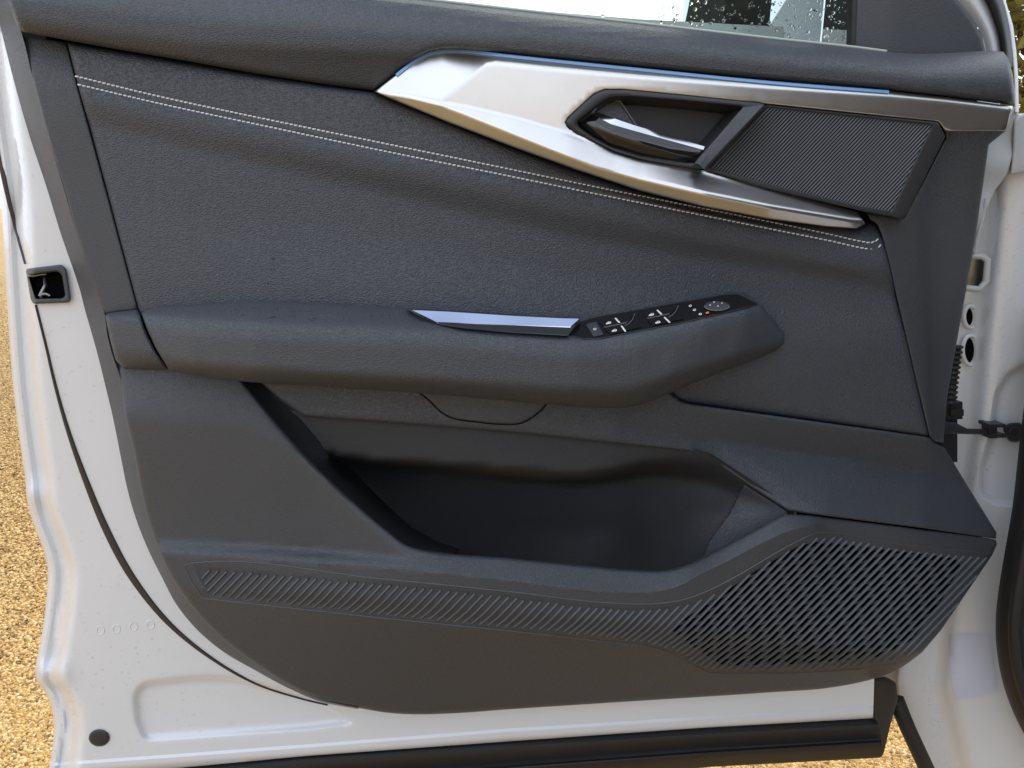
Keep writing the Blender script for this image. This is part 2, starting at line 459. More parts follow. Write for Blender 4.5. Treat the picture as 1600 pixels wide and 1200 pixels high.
def tree(x, y, h, r, leafm, label, n=5000, low=.25):
    t = thing('background_tree', label, 'tree', (x, y, 0), 'trees beyond the car')
    parts = []; base = np.array([x, y, 0.])
    tr = np.array([base + np.array([.06 * math.sin(k * 1.3), .05 * math.cos(k), k * h * .75 / 8]) for k in range(9)])
    parts.append(sweep_data(tr, r * .13, r * .065, seg=10, full=True, taper=np.linspace(1, .3, 9), up=(0, -1, .01)))
    cl = []
    for k in range(14):
        a = random.uniform(0, 6.28); z = h * random.uniform(low, .8); e = base + np.array([math.cos(a) * r * random.uniform(.4, .8), math.sin(a) * r * random.uniform(.4, .8), z + h * .14])
        s = base + np.array([0, 0, z]); mid = (s + e) / 2 + np.array([0, 0, -.05 * h])
        parts.append(sweep_data([s, mid, e], r * .04, r * .02, seg=6, full=True, taper=[1, .7, .35], up=(0.1, -1, .1))); cl.append(e)
        cl.append((mid + e) / 2)
    V, Fc = join(parts); mesh('trunk', V, Fc, 'bark', t)
    cl = np.array(cl + [base + np.array([random.uniform(-.4, .4) * r, random.uniform(-.4, .4) * r, h * random.uniform(.7, 1)]) for _ in range(9)])
    ci = rng.integers(0, len(cl), n); c = cl[ci] + rng.normal(0, r * .17, (n, 3))
    ax = rng.normal(0, 1, (n, 3)); ax /= np.linalg.norm(ax, axis=1)[:, None]; bx = np.cross(ax, rng.normal(0, 1, (n, 3))); bx /= np.linalg.norm(bx, axis=1)[:, None]
    s = (rng.uniform(.05, .11, n) * max(.6, h / 6))[:, None]
    V = np.stack([c - ax * s, c + bx * s * .5, c + ax * s, c - bx * s * .5], 1).reshape(-1, 3)
    Fc = np.arange(n * 4).reshape(n, 4)
    mesh('crown', V, Fc, leafm, t, False)
tree(6.8, 7.5, 6.5, 2.4, 'leaf2', 'green and yellow leafy tree standing right behind the white fender', 9000, .12)
tree(2.6, 15.0, 2.2, 1.3, 'leaf', 'low green shrubby tree seen through the wet window', 5000, .08)

# ================================================================== THE DOOR
door = thing('car_door', 'open white car door seen from inside with dark grey trim and silver handle panel', 'car door', (0.05, 0, .30))

# --- white sheet metal
E0 = [(-45, -120), (-30, 60), (-12, 200), (0, 290), (8, 430), (14, 520), (20, 600), (31, 690), (40, 755), (41, 775), (50, 812), (66, 855), (74, 885), (72, 940), (63, 1005), (55, 1048), (57, 1063), (72, 1085), (81, 1108), (84, 1140), (80, 1180), (72, 1230)]
E0 = crv(E0, step=8)
BOT = [(72, 1222), (280, 1200), (480, 1181), (800, 1158), (1100, 1137), (1364, 1122)]
recess = rnd([(208, 1085), (222, 1066), (300, 1056), (360, 1056), (480, 1082), (560, 1130), (480, 1140), (225, 1158), (212, 1130)], 22)
CREASE = [(80, 1195), (250, 1183), (480, 1166), (800, 1141), (1364, 1106)]
def ringoff(poly, r):
    p = dens(poly, 6, True); t = np.roll(p, -1, 0) - np.roll(p, 1, 0); n = np.stack([-t[:, 1], t[:, 0]], 1); n /= np.linalg.norm(n, axis=1)[:, None]
    ar = np.sum(p[:, 0] * np.roll(p[:, 1], -1) - np.roll(p[:, 0], -1) * p[:, 1]); q = p + n * r * (1 if ar > 0 else -1)
    return np.vstack([q, q[:1]])
def d_shell(U, V):
    e = np.interp(V, E0[:, 1], E0[:, 0]); x = U - e
    d = -.046 + .010 * sst(x, 0, 8) - .004 * sst(x, 12, 19) + .004 * sst(x, 21, 24) + .036 * sst(x, 18, 48)
    # bulge of the flange below the hem
    d = d + .012 * np.exp(-((V - 1052) / 16)**2) * np.exp(-((x - 22) / 22)**2) + .008 * np.exp(-((V - 772) / 20)**2) * np.exp(-((x - 14) / 16)**2)
    # sealing bead on the hem
    d = d + .0050 * np.exp(-((x - 26 - 3 * np.sin(V * .05)) / 4.0)**2) * sst(V, 870, 885) * (1 - sst(V, 1012, 1018))
    d = d + .0050 * np.exp(-((x - 20 - 3 * np.sin(V * .06)) / 4.0)**2) * sst(V, 1080, 1090)
    ins = inside(U, V, recess); pd = pdist(U, V, recess, True); s = np.where(ins, pd, -pd)
    d = d - .007 * sst(s, -4, 11)
    cr = np.interp(U, [q[0] for q in CREASE], [q[1] for q in CREASE]); y = V - cr
    d = d + .0025 * sst(y, -3, 2) - .010 * np.clip((y - 9) / 14, 0, 2)**1.5
    return d
shell_out = np.vstack([E0[:, :2], np.array(BOT[1:]), [(1366, 1060), (1366, 930), (700, 940), (430, 940), (310, 800), (265, 650), (240, 400), (200, 100), (120, -120)]])
relief('inner_sheet', shell_out, d_shell, 'white', door, step=6, cons=[off(CREASE, k_) for k_ in (-3, -.5, 2, 6, 9, 12, 16)] + [ringoff(recess, k_) for k_ in (-5, -1.5, 1.5, 4, 7, 11.5)] + [[(q[0] + k, q[1]) for q in E0] for k in (4, 8, 12, 16, 20, 24, 30)], skirt=.03, holes=[rnd([(42, 428), (92, 421), (100, 428), (105, 464), (100, 468), (54, 469), (51, 464)], 4)])

skin_out = np.vstack([E0[::4, :2] + np.array([14, 0]), [(280, 1205), (1366, 1128), (1560, 1100), (1560, 60), (1000, 30), (400, -20)]])
relief('outer_skin', skin_out, lambda U, V: -.13 - .03 * ((V - 600) / 600)**2, 'white', door, step=40, skirt=.003)
crd = lambda U, V: .006 - .045 * sst(U, 1340, 1470)
car_out = np.vstack([[(40, -20), (60, 40), (120, 140), (185, 400), (215, 600), (245, 760), (290, 880), (380, 990), (480, 1060), (620, 1098), (900, 1085), (1300, 1060), (1400, 1030), (1460, 960), (1535, 860), (1535, 835), (1450, 690), (1490, 500), (1520, 260), (1530, 120), (1300, 85), (800, 30), (500, 0)]])
relief('trim_carrier', car_out, crd, 'void', door, step=30, skirt=.003, holes=[[(376, 580), (700, 600), (1110, 690), (1245, 796), (1245, 815), (1075, 905), (960, 915), (640, 892), (560, 820)]])
# brown strip drawn along the dark groove in the metal
groove_l = crv([(-6, 215), (4, 268), (18, 330), (40, 412)], step=8); groove_l2 = crv([(56, 476), (72, 540), (86, 600), (105, 668), (133, 748), (168, 832), (205, 900), (262, 972), (330, 1028), (400, 1068), (470, 1091), (512, 1101)], step=8)
def ribbon(name, line, wf, dfn, m, parent, h=.002):
    l = np.array(line); U, V = l[:, 0], l[:, 1]; p = P(U, V, dfn(U, V) + .0004)
    k = np.linspace(0, 1, len(l)); w = np.array([wf(t) for t in k]) * PXM
    t = np.gradient(p, axis=0); t /= np.linalg.norm(t, axis=1)[:, None]; s = np.cross(t, (0, -1, 0)); n = np.array((0, -1, 0)) * h
    an = np.linspace(0, np.pi, 6); V2 = []; Fc = []
    for i in range(len(l)):
        for a in an: V2.append(p[i] + s[i] * np.cos(a) * w[i] / 2 + n * np.sin(a))
    for i in range(len(l) - 1):
        for j in range(5): Fc.append((i * 6 + j, i * 6 + j + 1, i * 6 + j + 7, i * 6 + j + 6))
    Fc.append((0, 1, 2, 3, 4, 5)); e = (len(l) - 1) * 6; Fc.append((e + 5, e + 4, e + 3, e + 2, e + 1, e))
    return mesh(name, V2, Fc, m, parent, True, 50)
ribbon('groove_strip', groove_l, lambda t: 8 - 3 * t, d_shell, 'groovebrown', door)
ribbon('groove_strip', groove_l2, lambda t: 3 + 9 * math.exp(-((t - .48) / .24)**2), d_shell, 'groovebrown', door)
for (u, v) in ((157, 985), (182, 983), (209, 979), (235, 976)):
    a = np.linspace(0, 2 * np.pi, 21); p = P(u + 6 * np.cos(a), v + 6.5 * np.sin(a), d_shell(np.full(21, u), np.full(21, v)))
    sweep('spot_weld_ring', p, .0014, .0005, 'white', door, seg=5)
a = np.linspace(0, 2 * np.pi, 29)[:-1]
relief('rubber_plug', np.stack([155 + 16.5 * np.cos(a), 1153 + 13.5 * np.sin(a)], 1), lambda U, V: d_shell(U, V) + .003, 'dark', door, step=4, roll=(7, .0025), skirt=.004)

# --- bottom rubber seal of the door
loft('bottom_seal', [[(60, 1224, -.02), (280, 1199, -.012), (480, 1181, -.012), (800, 1158, -.012), (1100, 1137, -.012), (1366, 1122, -.012)],
                     [(60, 1236, -.010), (280, 1214, .002), (480, 1196, .002), (800, 1173, .002), (1100, 1152, .002), (1374, 1136, .002)],
                     [(60, 1262, -.012), (280, 1234, -.002), (480, 1216, -.002), (800, 1193, -.002), (1100, 1170, -.002), (1376, 1154, -.002)],
                     [(60, 1270, -.004), (280, 1243, .006), (480, 1223, .006), (800, 1201, .006), (1100, 1178, .006), (1377, 1161, .006)],
                     [(60, 1310, -.02), (280, 1285, -.010), (480, 1262, -.010), (800, 1236, -.010), (1100, 1199, -.010), (1374, 1184, -.010)]],
     'rubber', door, n=60, sub=5, smooth_across=True, closeback=.05)
relief('seal_end', rnd([(1360, 1062), (1382, 1056), (1400, 1066), (1403, 1092), (1392, 1130), (1380, 1180), (1372, 1186), (1362, 1122)], 5), lambda U, V: -.006 - .0006 * (U - 1365), 'rubber', door, step=6, roll=(7, .006), skirt=.05)

# --- trim: bevelled side return
OL = [(-28, -60), (-10, 0), (0, 40), (20, 120), (46, 212), (72, 290), (95, 365), (124, 450), (133, 485), (146, 530), (158, 575), (164, 600), (176, 650), (189, 715), (200, 768), (214, 815), (233, 862), (252, 900), (276, 945), (310, 986), (350, 1019), (400, 1048), (450, 1075), (500, 1096), (560, 1108)]
IL = [(-5, -60), (12, 0), (33, 50), (50, 118), (70, 195), (96, 282), (118, 358), (149, 450), (163, 488), (168, 525), (178, 562), (188, 590), (196, 650), (211, 715), (221, 770), (233, 817), (250, 864), (266, 898), (292, 938), (326, 978), (362, 1010), (405, 1041), (452, 1071), (501, 1093), (560, 1106)]
ILs, OLs = crv(IL, n=6), crv(OL, n=6)
dIL = np.interp(ILs[:, 1], [-60, 900, 1106], [.034, .034, .022]); dOL = np.full(len(OLs), .002)
loft('side_return', [np.c_[OLs, dOL], np.c_[OLs * .5 + ILs * .5, dOL * .5 + dIL * .5 + .002], np.c_[ILs, dIL]], 'plastic', door, n=150, sub=3, smooth_across=True)

# --- upper trim roll
UT = [(-2, -70), (300, -38), (650, -2), (800, 15), (1000, 37), (1200, 60), (1330, 74), (1385, 81), (1440, 84), (1545, 79), (1600, 80)]
UB = [(28, 46), (105, 63), (200, 80), (300, 97), (400, 115), (500, 131), (585, 142), (613, 120), (650, 91), (668, 81), (690, 76), (720, 76), (800, 85), (1000, 105), (1200, 125), (1390, 141), (1480, 151), (1584, 165)]
def rowx(base, dv, d, us=None):
    b = np.array(base, float); us = us or [q[0] for q in base]
    return [(u, np.interp(u, b[:, 0], b[:, 1]) + (dv(u) if callable(dv) else dv), d(u) if callable(d) else d) for u in us]
gap = lambda u: np.interp(u, [0, 585, 690, 800, 1000, 1390, 1584], [110, 130, 76, 70, 68, 60, 84])
d_upper = prof([rowx(UT, 0, .012), rowx(UT, 9, .038), rowx(UT, lambda u: gap(u) * .45, .060), rowx(UT, lambda u: gap(u) * .62, .063), rowx(UT, lambda u: gap(u) * .85, .062), rowx(UT, lambda u: gap(u) * 1.02, .056)])
ut_out = np.vstack([np.array([(-4, -70), (12, 0), (28, 44), (36, 50)]), np.array(UB[1:]), [(1586, 150), (1583, 120), (1576, 92), (1568, 81)], crv(UT[:-1], step=12)[::-1]])
relief('upper_trim', ut_out, d_upper, 'soft', door, step=8, roll=(9, .010), rollmask=lambda U, V: sst(V, np.interp(U, [q[0] for q in UT], [q[1] for q in UT]) + 10, np.interp(U, [q[0] for q in UT], [q[1] for q in UT]) + 30), skirt=.02)

ribbon('edge_glow_strip', crv(UT[1:8], step=12) + np.array([0, -1.0]), lambda t: 4, lambda U, V: .010 + 0 * U, 'belt', door, h=.001)  # thin added strip that paints the bright edge under the window
# --- left plain strip
d_strip = prof([[(30, 50, .026), (110, 66, .028)], [(60, 140, .037), (125, 150, .040)], [(60, 158, .037), (125, 168, .040)], [(80, 300, .0345), (180, 300, .038)], [(160, 495, .036), (220, 490, .040)]])
relief('rear_strip', [(34, 55), (104, 66), (121, 134), (170, 312), (216, 484), (164, 490)] + [tuple(q) for q in ILs[::-1] if 62 < q[1] < 485], d_strip, 'plastic', door, step=8, roll=(4, .003), skirt=.015)

# --- leather insert
CT = [(100, 63), (200, 81), (300, 98), (400, 116), (500, 132), (585, 144), (605, 151), (700, 190), (800, 228), (900, 264), (1000, 297), (1100, 322), (1200, 341), (1290, 353), (1340, 356), (1360, 346), (1374, 352)]
ST1 = [(118, 119), (250, 151), (400, 183), (600, 224), (800, 265), (970, 300), (1200, 346), (1300, 367), (1345, 377)]
ST2 = [(122, 132), (250, 162), (400, 194), (600, 236), (800, 276), (917, 300), (1200, 357), (1300, 377), (1350, 388)]
US = [100, 200, 300, 400, 500, 585, 700, 800, 900, 1000, 1100, 1200, 1300, 1372, 1460]
ST2e = [(100, 127)] + ST2[1:] + [(1460, 408)]
low = lambda u: np.interp(u, [100, 300, 500, 700, 900, 1100, 1300, 1460], [.0415, .041, .039, .036, .034, .033, .034, .037])
CTd = CT[:-4] + [(1340, 360), (1460, 378)]
d_leather = prof([rowx(CTd, 0, .036, US), rowx(CTd, 9, .041, US), rowx(ST2e, -2, .0445, US), rowx(ST2e, 12, .047, US),
                  rowx(ST2e, lambda u: np.interp(u, [100, 1300], [26, 30]), .0462, US),
                  rowx(ST2e, lambda u: np.interp(u, [100, 500, 900, 1300], [60, 70, 84, 66]), low, US),
                  rowx(ST2e, lambda u: np.interp(u, [100, 500, 900, 1300], [150, 130, 125, 98]), lambda u: low(u) + .0005, US),
                  [(100, 480, .046), (500, 470, .047), (900, 500, .044), (1100, 520, .040), (1300, 530, .039), (1460, 540, .037)],
                  [(100, 560, .046), (500, 560, .047), (900, 590, .046), (1300, 590, .035), (1460, 590, .034)],
                  [(100, 660, .044), (900, 660, .040), (1100, 640, .030), (1300, 662, .028), (1460, 684, .028)]])
def groove(U, V):                                   # soft trough between the two seams
    m = (np.interp(U, [q[0] for q in ST1], [q[1] for q in ST1]) + np.interp(U, [q[0] for q in ST2], [q[1] for q in ST2])) / 2
    y = np.abs(V - m); hw = 6.0
    return d_leather(U, V) - .0009 * np.exp(-((y - hw) / 1.6)**2) + .0005 * np.exp(-(y / 4.5)**2)
le_out = np.vstack([np.array([(105, 66)] + CT[1:-2]), [(1352, 351), (1360, 346), (1370, 350), (1377, 366), (1385, 398), (1404, 478), (1430, 590), (1452, 681)],
                    [(1440, 680), (1300, 661), (1200, 647), (1075, 630), (1062, 626), (1044, 612), (1000, 560), (900, 560), (700, 545), (500, 530), (300, 515), (224, 505), (217, 484), (171, 312), (122, 134)]])
sm = [[(q[0], q[1] + k) for q in ST1] for k in (-3, 0, 3)] + [[(q[0], q[1] + k) for q in ST2] for k in (-3, 0, 3)]
leather = relief('leather_insert', le_out, groove, 'leather', door, step=8, cons=sm, roll=(9, .007), skirt=.015)
def stitches(name, line):
    l = dens(crv(line, step=5), 1.0); L = np.r_[0, np.cumsum(np.linalg.norm(np.diff(l, axis=0), axis=1))]
    parts = []; s = 0
    while s < L[-1] - 7:
        k = np.array([s, s + 2.4, s + 4.8]); u = np.interp(k, L, l[:, 0]); v = np.interp(k, L, l[:, 1]) + np.array([.4, 0, -.4])
        parts.append(sweep_data(P(u, v, groove(u, v) + np.array([-.0003, .0004, -.0003])), .0015, .0007, seg=5)); s += 7.3
    V, Fc = join(parts); o = mesh(name, V, Fc, 'thread', leather); o['kind'] = 'stuff'
stitches('stitching', ST1 + [(1362, 379), (1369, 376), (1375, 371)]); stitches('stitching', ST2 + [(1366, 389), (1373, 386), (1378, 381)])

# --- smooth front trim right of the insert
rt_out = [(1352, 332), (1412, 341), (1478, 215), (1470, 190), (1576, 180), (1571, 205), (1545, 226), (1536, 290), (1522, 385), (1502, 495), (1480, 620), (1474, 692), (1460, 690), (1452, 681), (1430, 590), (1404, 478), (1385, 398), (1377, 366), (1370, 350), (1360, 344)]
d_right = prof([[(1340, 180, .040), (1380, 340, .040), (1410, 480, .036), (1452, 690, .028)], [(1475, 180, .042), (1430, 340, .040), (1440, 480, .033), (1456, 690, .026)],
                [(1560, 180, .020), (1528, 300, .004), (1505, 480, -.012), (1476, 690, -.008)]], swap=True)
relief('front_trim', rt_out, d_right, 'plastic', door, step=8, roll=(4, .003), skirt=.03)

# --- satin silver panel
CT0 = [(585, 143), (613, 121), (650, 92), (668, 82), (690, 77), (720, 77), (800, 86), (1000, 106), (1200, 126), (1390, 142), (1480, 152), (1583, 166)]
CTT = [(585, 143.5), (640, 149), (688, 157), (700, 149), (760, 102), (775, 99), (860, 108), (1000, 121), (1200, 137), (1390, 151), (1480, 160), (1583, 173)]
CTL = [(585, 144), (640, 150), (688, 160), (740, 170), (800, 184), (850, 198), (890, 209), (930, 226), (960, 238), (1000, 250), (1080, 266), (1200, 296), (1340, 333), (1583, 333)]
CTB = [(585, 144.5), (640, 153), (690, 165), (720, 176), (800, 208), (860, 232), (930, 259), (1000, 279), (1100, 302), (1200, 322), (1332, 344), (1583, 344)]
CTO = [(585, 145), (605, 152), (700, 191), (800, 229), (900, 265), (1000, 298), (1100, 323), (1200, 342), (1290, 354), (1338, 357), (1583, 357)]
w3 = lambda row, ds: [(u, v, np.interp(u, [585, 690, 800, 1583], ds)) for (u, v) in row]
def tilt(u1, v1, d1, u2, v2, elev):
    """depth at (u2, v2) so that the facet from (u1, v1, d1) faces up by elev degrees"""
    z1 = P1(u1, v1, d1)[2]; d2 = d1
    for _ in range(12): d2 = d1 + (z1 - P1(u2, v2, d2)[2]) * math.tan(math.radians(elev))
    return d2
cus = sorted({q[0] for r in (CT0, CTT, CTL, CTB, CTO) for q in r} | {585, 640, 688, 700, 760, 800, 860, 930, 1000, 1100, 1200, 1300, 1390, 1480, 1583})
it = lambda r, u: float(np.interp(u, [q[0] for q in r], [q[1] for q in r]))
crow = [[], [], [], [], []]
for u in cus:
    vs = [it(r, u) for r in (CT0, CTT, CTL, CTB, CTO)]; dT = float(np.interp(u, [585, 688], [.054, .060])); d = [0, dT]
    el = (np.interp(u, [585, 690, 760], [14, 16, 34]), np.interp(u, [585, 1100, 1350, 1500], [-2.5, -2.5, -5, -12]), np.interp(u, [585, 950, 1130, 1583], [36, 36, 55, 55]), -32)
    d[0] = tilt(u, vs[1], dT, u, vs[0], el[0])
    for k in range(1, 4): d.append(tilt(u, vs[k], d[k], u, vs[k + 1], el[k]))
    for k in range(5): crow[k].append((u, vs[k], d[k]))
d_chrome = prof(crow, lin=True)
def d_chrome2(U, V):                                # slightly eased creases
    k = 1.6
    return (d_chrome(U, V - k) + d_chrome(U, V) * 2 + d_chrome(U, V + k)) / 4
BZ = [(884, 191), (888, 184), (928, 147), (944, 140), (975, 140), (1060, 148), (1197, 162), (1466, 190), (1477, 212), (1413, 342), (1352, 331), (1200, 294), (1100, 266), (1080, 263), (1000, 249), (960, 237), (930, 222), (900, 207), (887, 197)]
ch_out = np.vstack([np.array(CT0), [(1578, 181), (1572, 204), (1477, 205), (1466, 190), (1197, 162), (1060, 148), (975, 140), (944, 140), (928, 147), (888, 184), (884, 191), (887, 197), (900, 207), (930, 222), (960, 237), (1000, 249), (1080, 263), (1100, 266), (1200, 294), (1341, 331), (1352, 350), (1338, 357)], np.array(CTO[1:-2])[::-1]])
cc = []
for r_ in (CTT, CTL, CTB): cc += [off(r_, -5), off(r_, -1.7), off(r_, 1.7), off(r_, 5)]
chrome = relief('silver_panel', ch_out, d_chrome2, 'satin', door, step=7, cons=cc, roll=(2.5, .0015), skirt=.015, angle=60)
FS = crv([(620, 118), (650, 95), (668, 85), (690, 80), (720, 80), (800, 89), (1000, 109.5), (1200, 129.5), (1389, 144.5)], step=8)
t = np.gradient(FS, axis=0); t /= np.linalg.norm(t, axis=1)[:, None]; nrm = np.stack([-t[:, 1], t[:, 0]], 1)
fr = lambda k, e: np.c_[FS + nrm * k, d_chrome2(*(FS + nrm * 2).T) + e]
loft('blue_film_strip', [fr(-3.6, -.0005), fr(-2.8, .0008), fr(1.2, .0014), fr(2.2, .0004)], 'film', chrome, n=110)

# --- handle bezel, cup and lever
BO = [(884, 191), (888, 184), (928, 147), (944, 140), (975, 140), (1060, 148), (1197, 162), (1100, 265), (1080, 263), (1000, 249), (960, 237), (930, 222), (900, 207), (887, 197)]
BI = [(902, 192), (907, 187), (944, 158), (958, 152), (985, 152), (1060, 158), (1160, 168), (1088, 254), (1070, 254), (1000, 243), (955, 229), (925, 213), (904, 198)]
d_bz = lambda U, V: d_chrome2(np.clip(U, 890, 1180), np.clip(V, 150, 225)) + .003
bezel = relief('handle_bezel', rnd(BO, 5), d_bz, 'dark', door, step=4, holes=[rnd(BI, 4)], roll=(6, .004, 1), skirt=.03)
relief('handle_cup', [(880, 200), (925, 140), (1180, 155), (1180, 175), (1095, 262), (960, 240)], lambda U, V: .030 + 0 * U, 'dark', bezel, step=14, skirt=.01)
loft('cup_ceiling', [[(904, 191, .060), (944, 158, .060), (958, 152, .060), (985, 152, .060), (1060, 158, .060), (1160, 168, .060)], [(925, 188, .032), (948, 172, .032), (962, 165, .032), (985, 164, .032), (1060, 170, .032), (1134, 178, .032)]], 'dark', bezel, n=30, sub=2)
loft('cup_side_wall', [[(1162, 168, .060), (1088, 254, .060)], [(1134, 178, .032), (1074, 247, .032)]], 'dark', bezel, n=12, sub=2)
loft('cup_divider', [[(1161, 168, .0655), (1086, 254, .0655)], [(1170, 166.5, .067), (1092, 257, .067)], [(1193, 164, .0755), (1099, 263.5, .0755)], [(1197, 164, .066), (1102, 266, .066)]], 'plastic', bezel, n=10, closeback=.004)
lever = relief('pull_lever', rnd([(923, 174), (944, 158), (969, 158), (995, 197), (960, 188), (938, 178)], 3), lambda U, V: .046 + .0001 * (V - 158), 'plastic', door, step=5, roll=(2, .0015), skirt=.02)
lb_lo = [(923, 178, .051), (936, 184, .055), (955, 194, .058), (990, 204, .058), (1030, 215, .057), (1099, 234, .054)]
lb_hi = [(924, 175), (940, 177), (965, 187), (995, 197), (1030, 207), (1101, 229)]
loft('lever_blade', [[(h_[0], h_[1], 2 * l_[2] - tilt(h_[0], h_[1], l_[2], l_[0], l_[1], 36)) for h_, l_ in zip(lb_hi, lb_lo)], lb_lo], 'chrome', lever, n=40, sub=2)
loft('lever_face', [[(923, 178, .051), (936, 184, .055), (955, 194, .058), (990, 204, .058), (1030, 215, .057), (1099, 234, .054)],
                    [(914, 186, .053), (930, 198, .059), (955, 208, .062), (1000, 222, .062), (1050, 236, .060), (1094, 244, .056)],
                    [(905, 192, .050), (926, 209, .055), (955, 224, .058), (1000, 238, .058), (1050, 248, .057), (1086, 252, .054)]], 'gloss', lever, n=40, sub=5, smooth_across=True, closeback=.004)
sweep('lever_edge', P(*np.array([(905, 189, .0535), (922, 174, .0505), (944, 158, .0475), (969, 158, .0475), (995, 197, .0515)]).T), .0012, .0008, 'line', lever)

# --- small ribbed speaker by the handle
tw = relief('tweeter_panel', [(1102, 266), (1198, 163), (1466, 191), (1477, 213), (1413, 342), (1352, 331), (1200, 295)], lambda U, V: .0575 + 0 * U, 'dark', door, step=6, roll=(2.5, .0015, 1), skirt=.012, holes=[[(1110, 263), (1199, 168), (1456, 195.5), (1393, 330), (1345, 322), (1200, 287)]])
relief('tweeter_backing', [(1100, 266), (1195, 160), (1470, 190), (1400, 338), (1200, 295)], lambda U, V: .047 + 0 * U, 'void', tw, step=30, skirt=.002)
twp = np.array([(1107, 265), (1198, 166), (1460, 194), (1395, 332), (1345, 324), (1200, 290)])
def clipline(p0, p1, poly, n=160):
    t = np.linspace(0, 1, n); U = p0[0] + (p1[0] - p0[0]) * t; V = p0[1] + (p1[1] - p0[1]) * t
    ok = inside(U, V, poly)
    if ok.sum() < 3: return None
    i = np.where(ok)[0]; return (U[i[0]], V[i[0]]), (U[i[-1]], V[i[-1]])
k = 1101
while k < 1600:
    c = clipline((k, 275), (k + 115, 275 - 122), twp)
    # continue the rib below the left start of the panel
    c = clipline((k - 75, 275 + 79.6), (k + 115, 275 - 122), twp)
    if c and math.hypot(c[1][0] - c[0][0], c[1][1] - c[0][1]) > 6:
        u = np.linspace(c[0][0], c[1][0], 3); v = np.linspace(c[0][1], c[1][1], 3)
        sweep('rib', P(u, v, np.full(3, .0545)), .0018, .0018, 'riblight', tw, seg=5)
    k += 5.9

# --- armrest
AB = [(217, 487), (235, 481), (300, 476), (400, 470), (500, 473), (620, 480), (700, 485), (800, 492), (900, 498), (940, 493), (1040, 475), (1130, 459), (1152, 457), (1180, 466), (1226, 520)]
AR = [(217, 497), (300, 500), (400, 503), (500, 508), (600, 512), (700, 517), (800, 524), (900, 531), (940, 530), (1000, 520), (1100, 497), (1165, 482), (1190, 481), (1228, 524)]
AL = [(217, 545), (300, 566), (400, 572), (500, 578), (600, 584), (700, 590), (800, 597), (900, 603), (960, 604), (1000, 598), (1050, 580), (1150, 552), (1228, 535)]
AO = [(217, 560), (265, 578), (380, 597), (500, 604), (600, 611), (700, 618), (860, 633), (960, 638), (1000, 633), (1100, 592), (1220, 546), (1228, 538)]
ra = lambda row, ds: [(u, v, np.interp(u, [217, 260, 400, 900, 1050, 1150, 1228], ds)) for (u, v) in row]
d_arm = prof([ra(AB, (.050, .055, .060, .062, .060, .055, .045)), ra([(q[0], q[1] - 4) for q in AR], (.064, .077, .094, .101, .095, .079, .048)), ra([(q[0], q[1] + 4) for q in AR], (.068, .082, .1005, .109, .103, .086, .050)), ra([((q[0]), q[1] * .55 + r) for q, r in zip(AR, [497 * .45 + 24] * 0 or [(np.interp(q[0], [a_[0] for a_ in AL], [a_[1] for a_ in AL])) * .45 for q in AR])], (.070, .086, .1055, .115, .108, .090, .052)),
              ra(AL, (.070, .085, .1055, .115, .107, .088, .050)), ra(AO, (.060, .070, .085, .092, .085, .070, .042))])
ar_out = np.vstack([crv([(221, 489), (235, 481), (300, 475.5), (400, 470), (500, 473), (620, 480), (700, 485), (800, 491), (880, 496), (940, 493), (1040, 475), (1130, 459), (1152, 457), (1175, 465), (1196, 482), (1214, 500), (1225, 519), (1224, 538), (1210, 549)], step=7),
                    crv([(1180, 562), (1100, 592), (1040, 617), (1000, 632), (960, 637.5), (860, 632), (700, 618), (500, 604), (380, 596), (290, 583), (264, 578)], step=8), [(243, 543), (228, 510)]])
armrest = relief('armrest', ar_out, d_arm, 'soft', door, step=7, roll=(7, .006), skirt=.05)
capd = prof([[(160, 487, .035), (225, 482, .044)], [(160, 503, .052), (225, 500, .066)], [(165, 545, .054), (250, 545, .070)], [(175, 560, .052), (265, 562, .068)], [(175, 580, .038), (270, 580, .050)]])
relief('armrest_end_cap', rnd([(164, 491), (176, 487), (215, 483), (226, 512), (241, 545), (262, 577), (225, 578), (192, 575), (181, 563), (172, 530)], 4), capd, 'soft', door, step=6, roll=(7, .006), skirt=.03)
# wet scuffs on the armrest top
for i in range(17):
    u = random.gauss(425, 34) if i < 12 else random.uniform(360, 600); v = 473 + random.uniform(6, 24)
    n = 6; uu = u + np.linspace(0, random.uniform(4, 16), n); vv = v + np.cumsum(rng.uniform(-1.0, 1.3, n))
    sweep('scuff', P(uu, vv, d_arm(uu, vv) + .0002), random.uniform(.0005, .0011), .0001, 'dirt', armrest, seg=4, taper=[.2, .8, 1, .6, .9, .2])
for (u, v, r_) in ((427, 404, 2.2), (428, 415, 1.4), (423, 421, 1.2), (429, 421, 1.3), (419, 443, 1.6), (560, 178, 1.2), (472, 206, 1.0)):
    a_ = np.linspace(0, 2 * np.pi, 9)[:-1]
    relief('dirt_speck', np.stack([u + r_ * np.cos(a_), v + r_ * 1.1 * np.sin(a_)], 1), lambda U, V: groove(U, V) + .0002, 'dirt', leather, step=2, skirt=.0003)

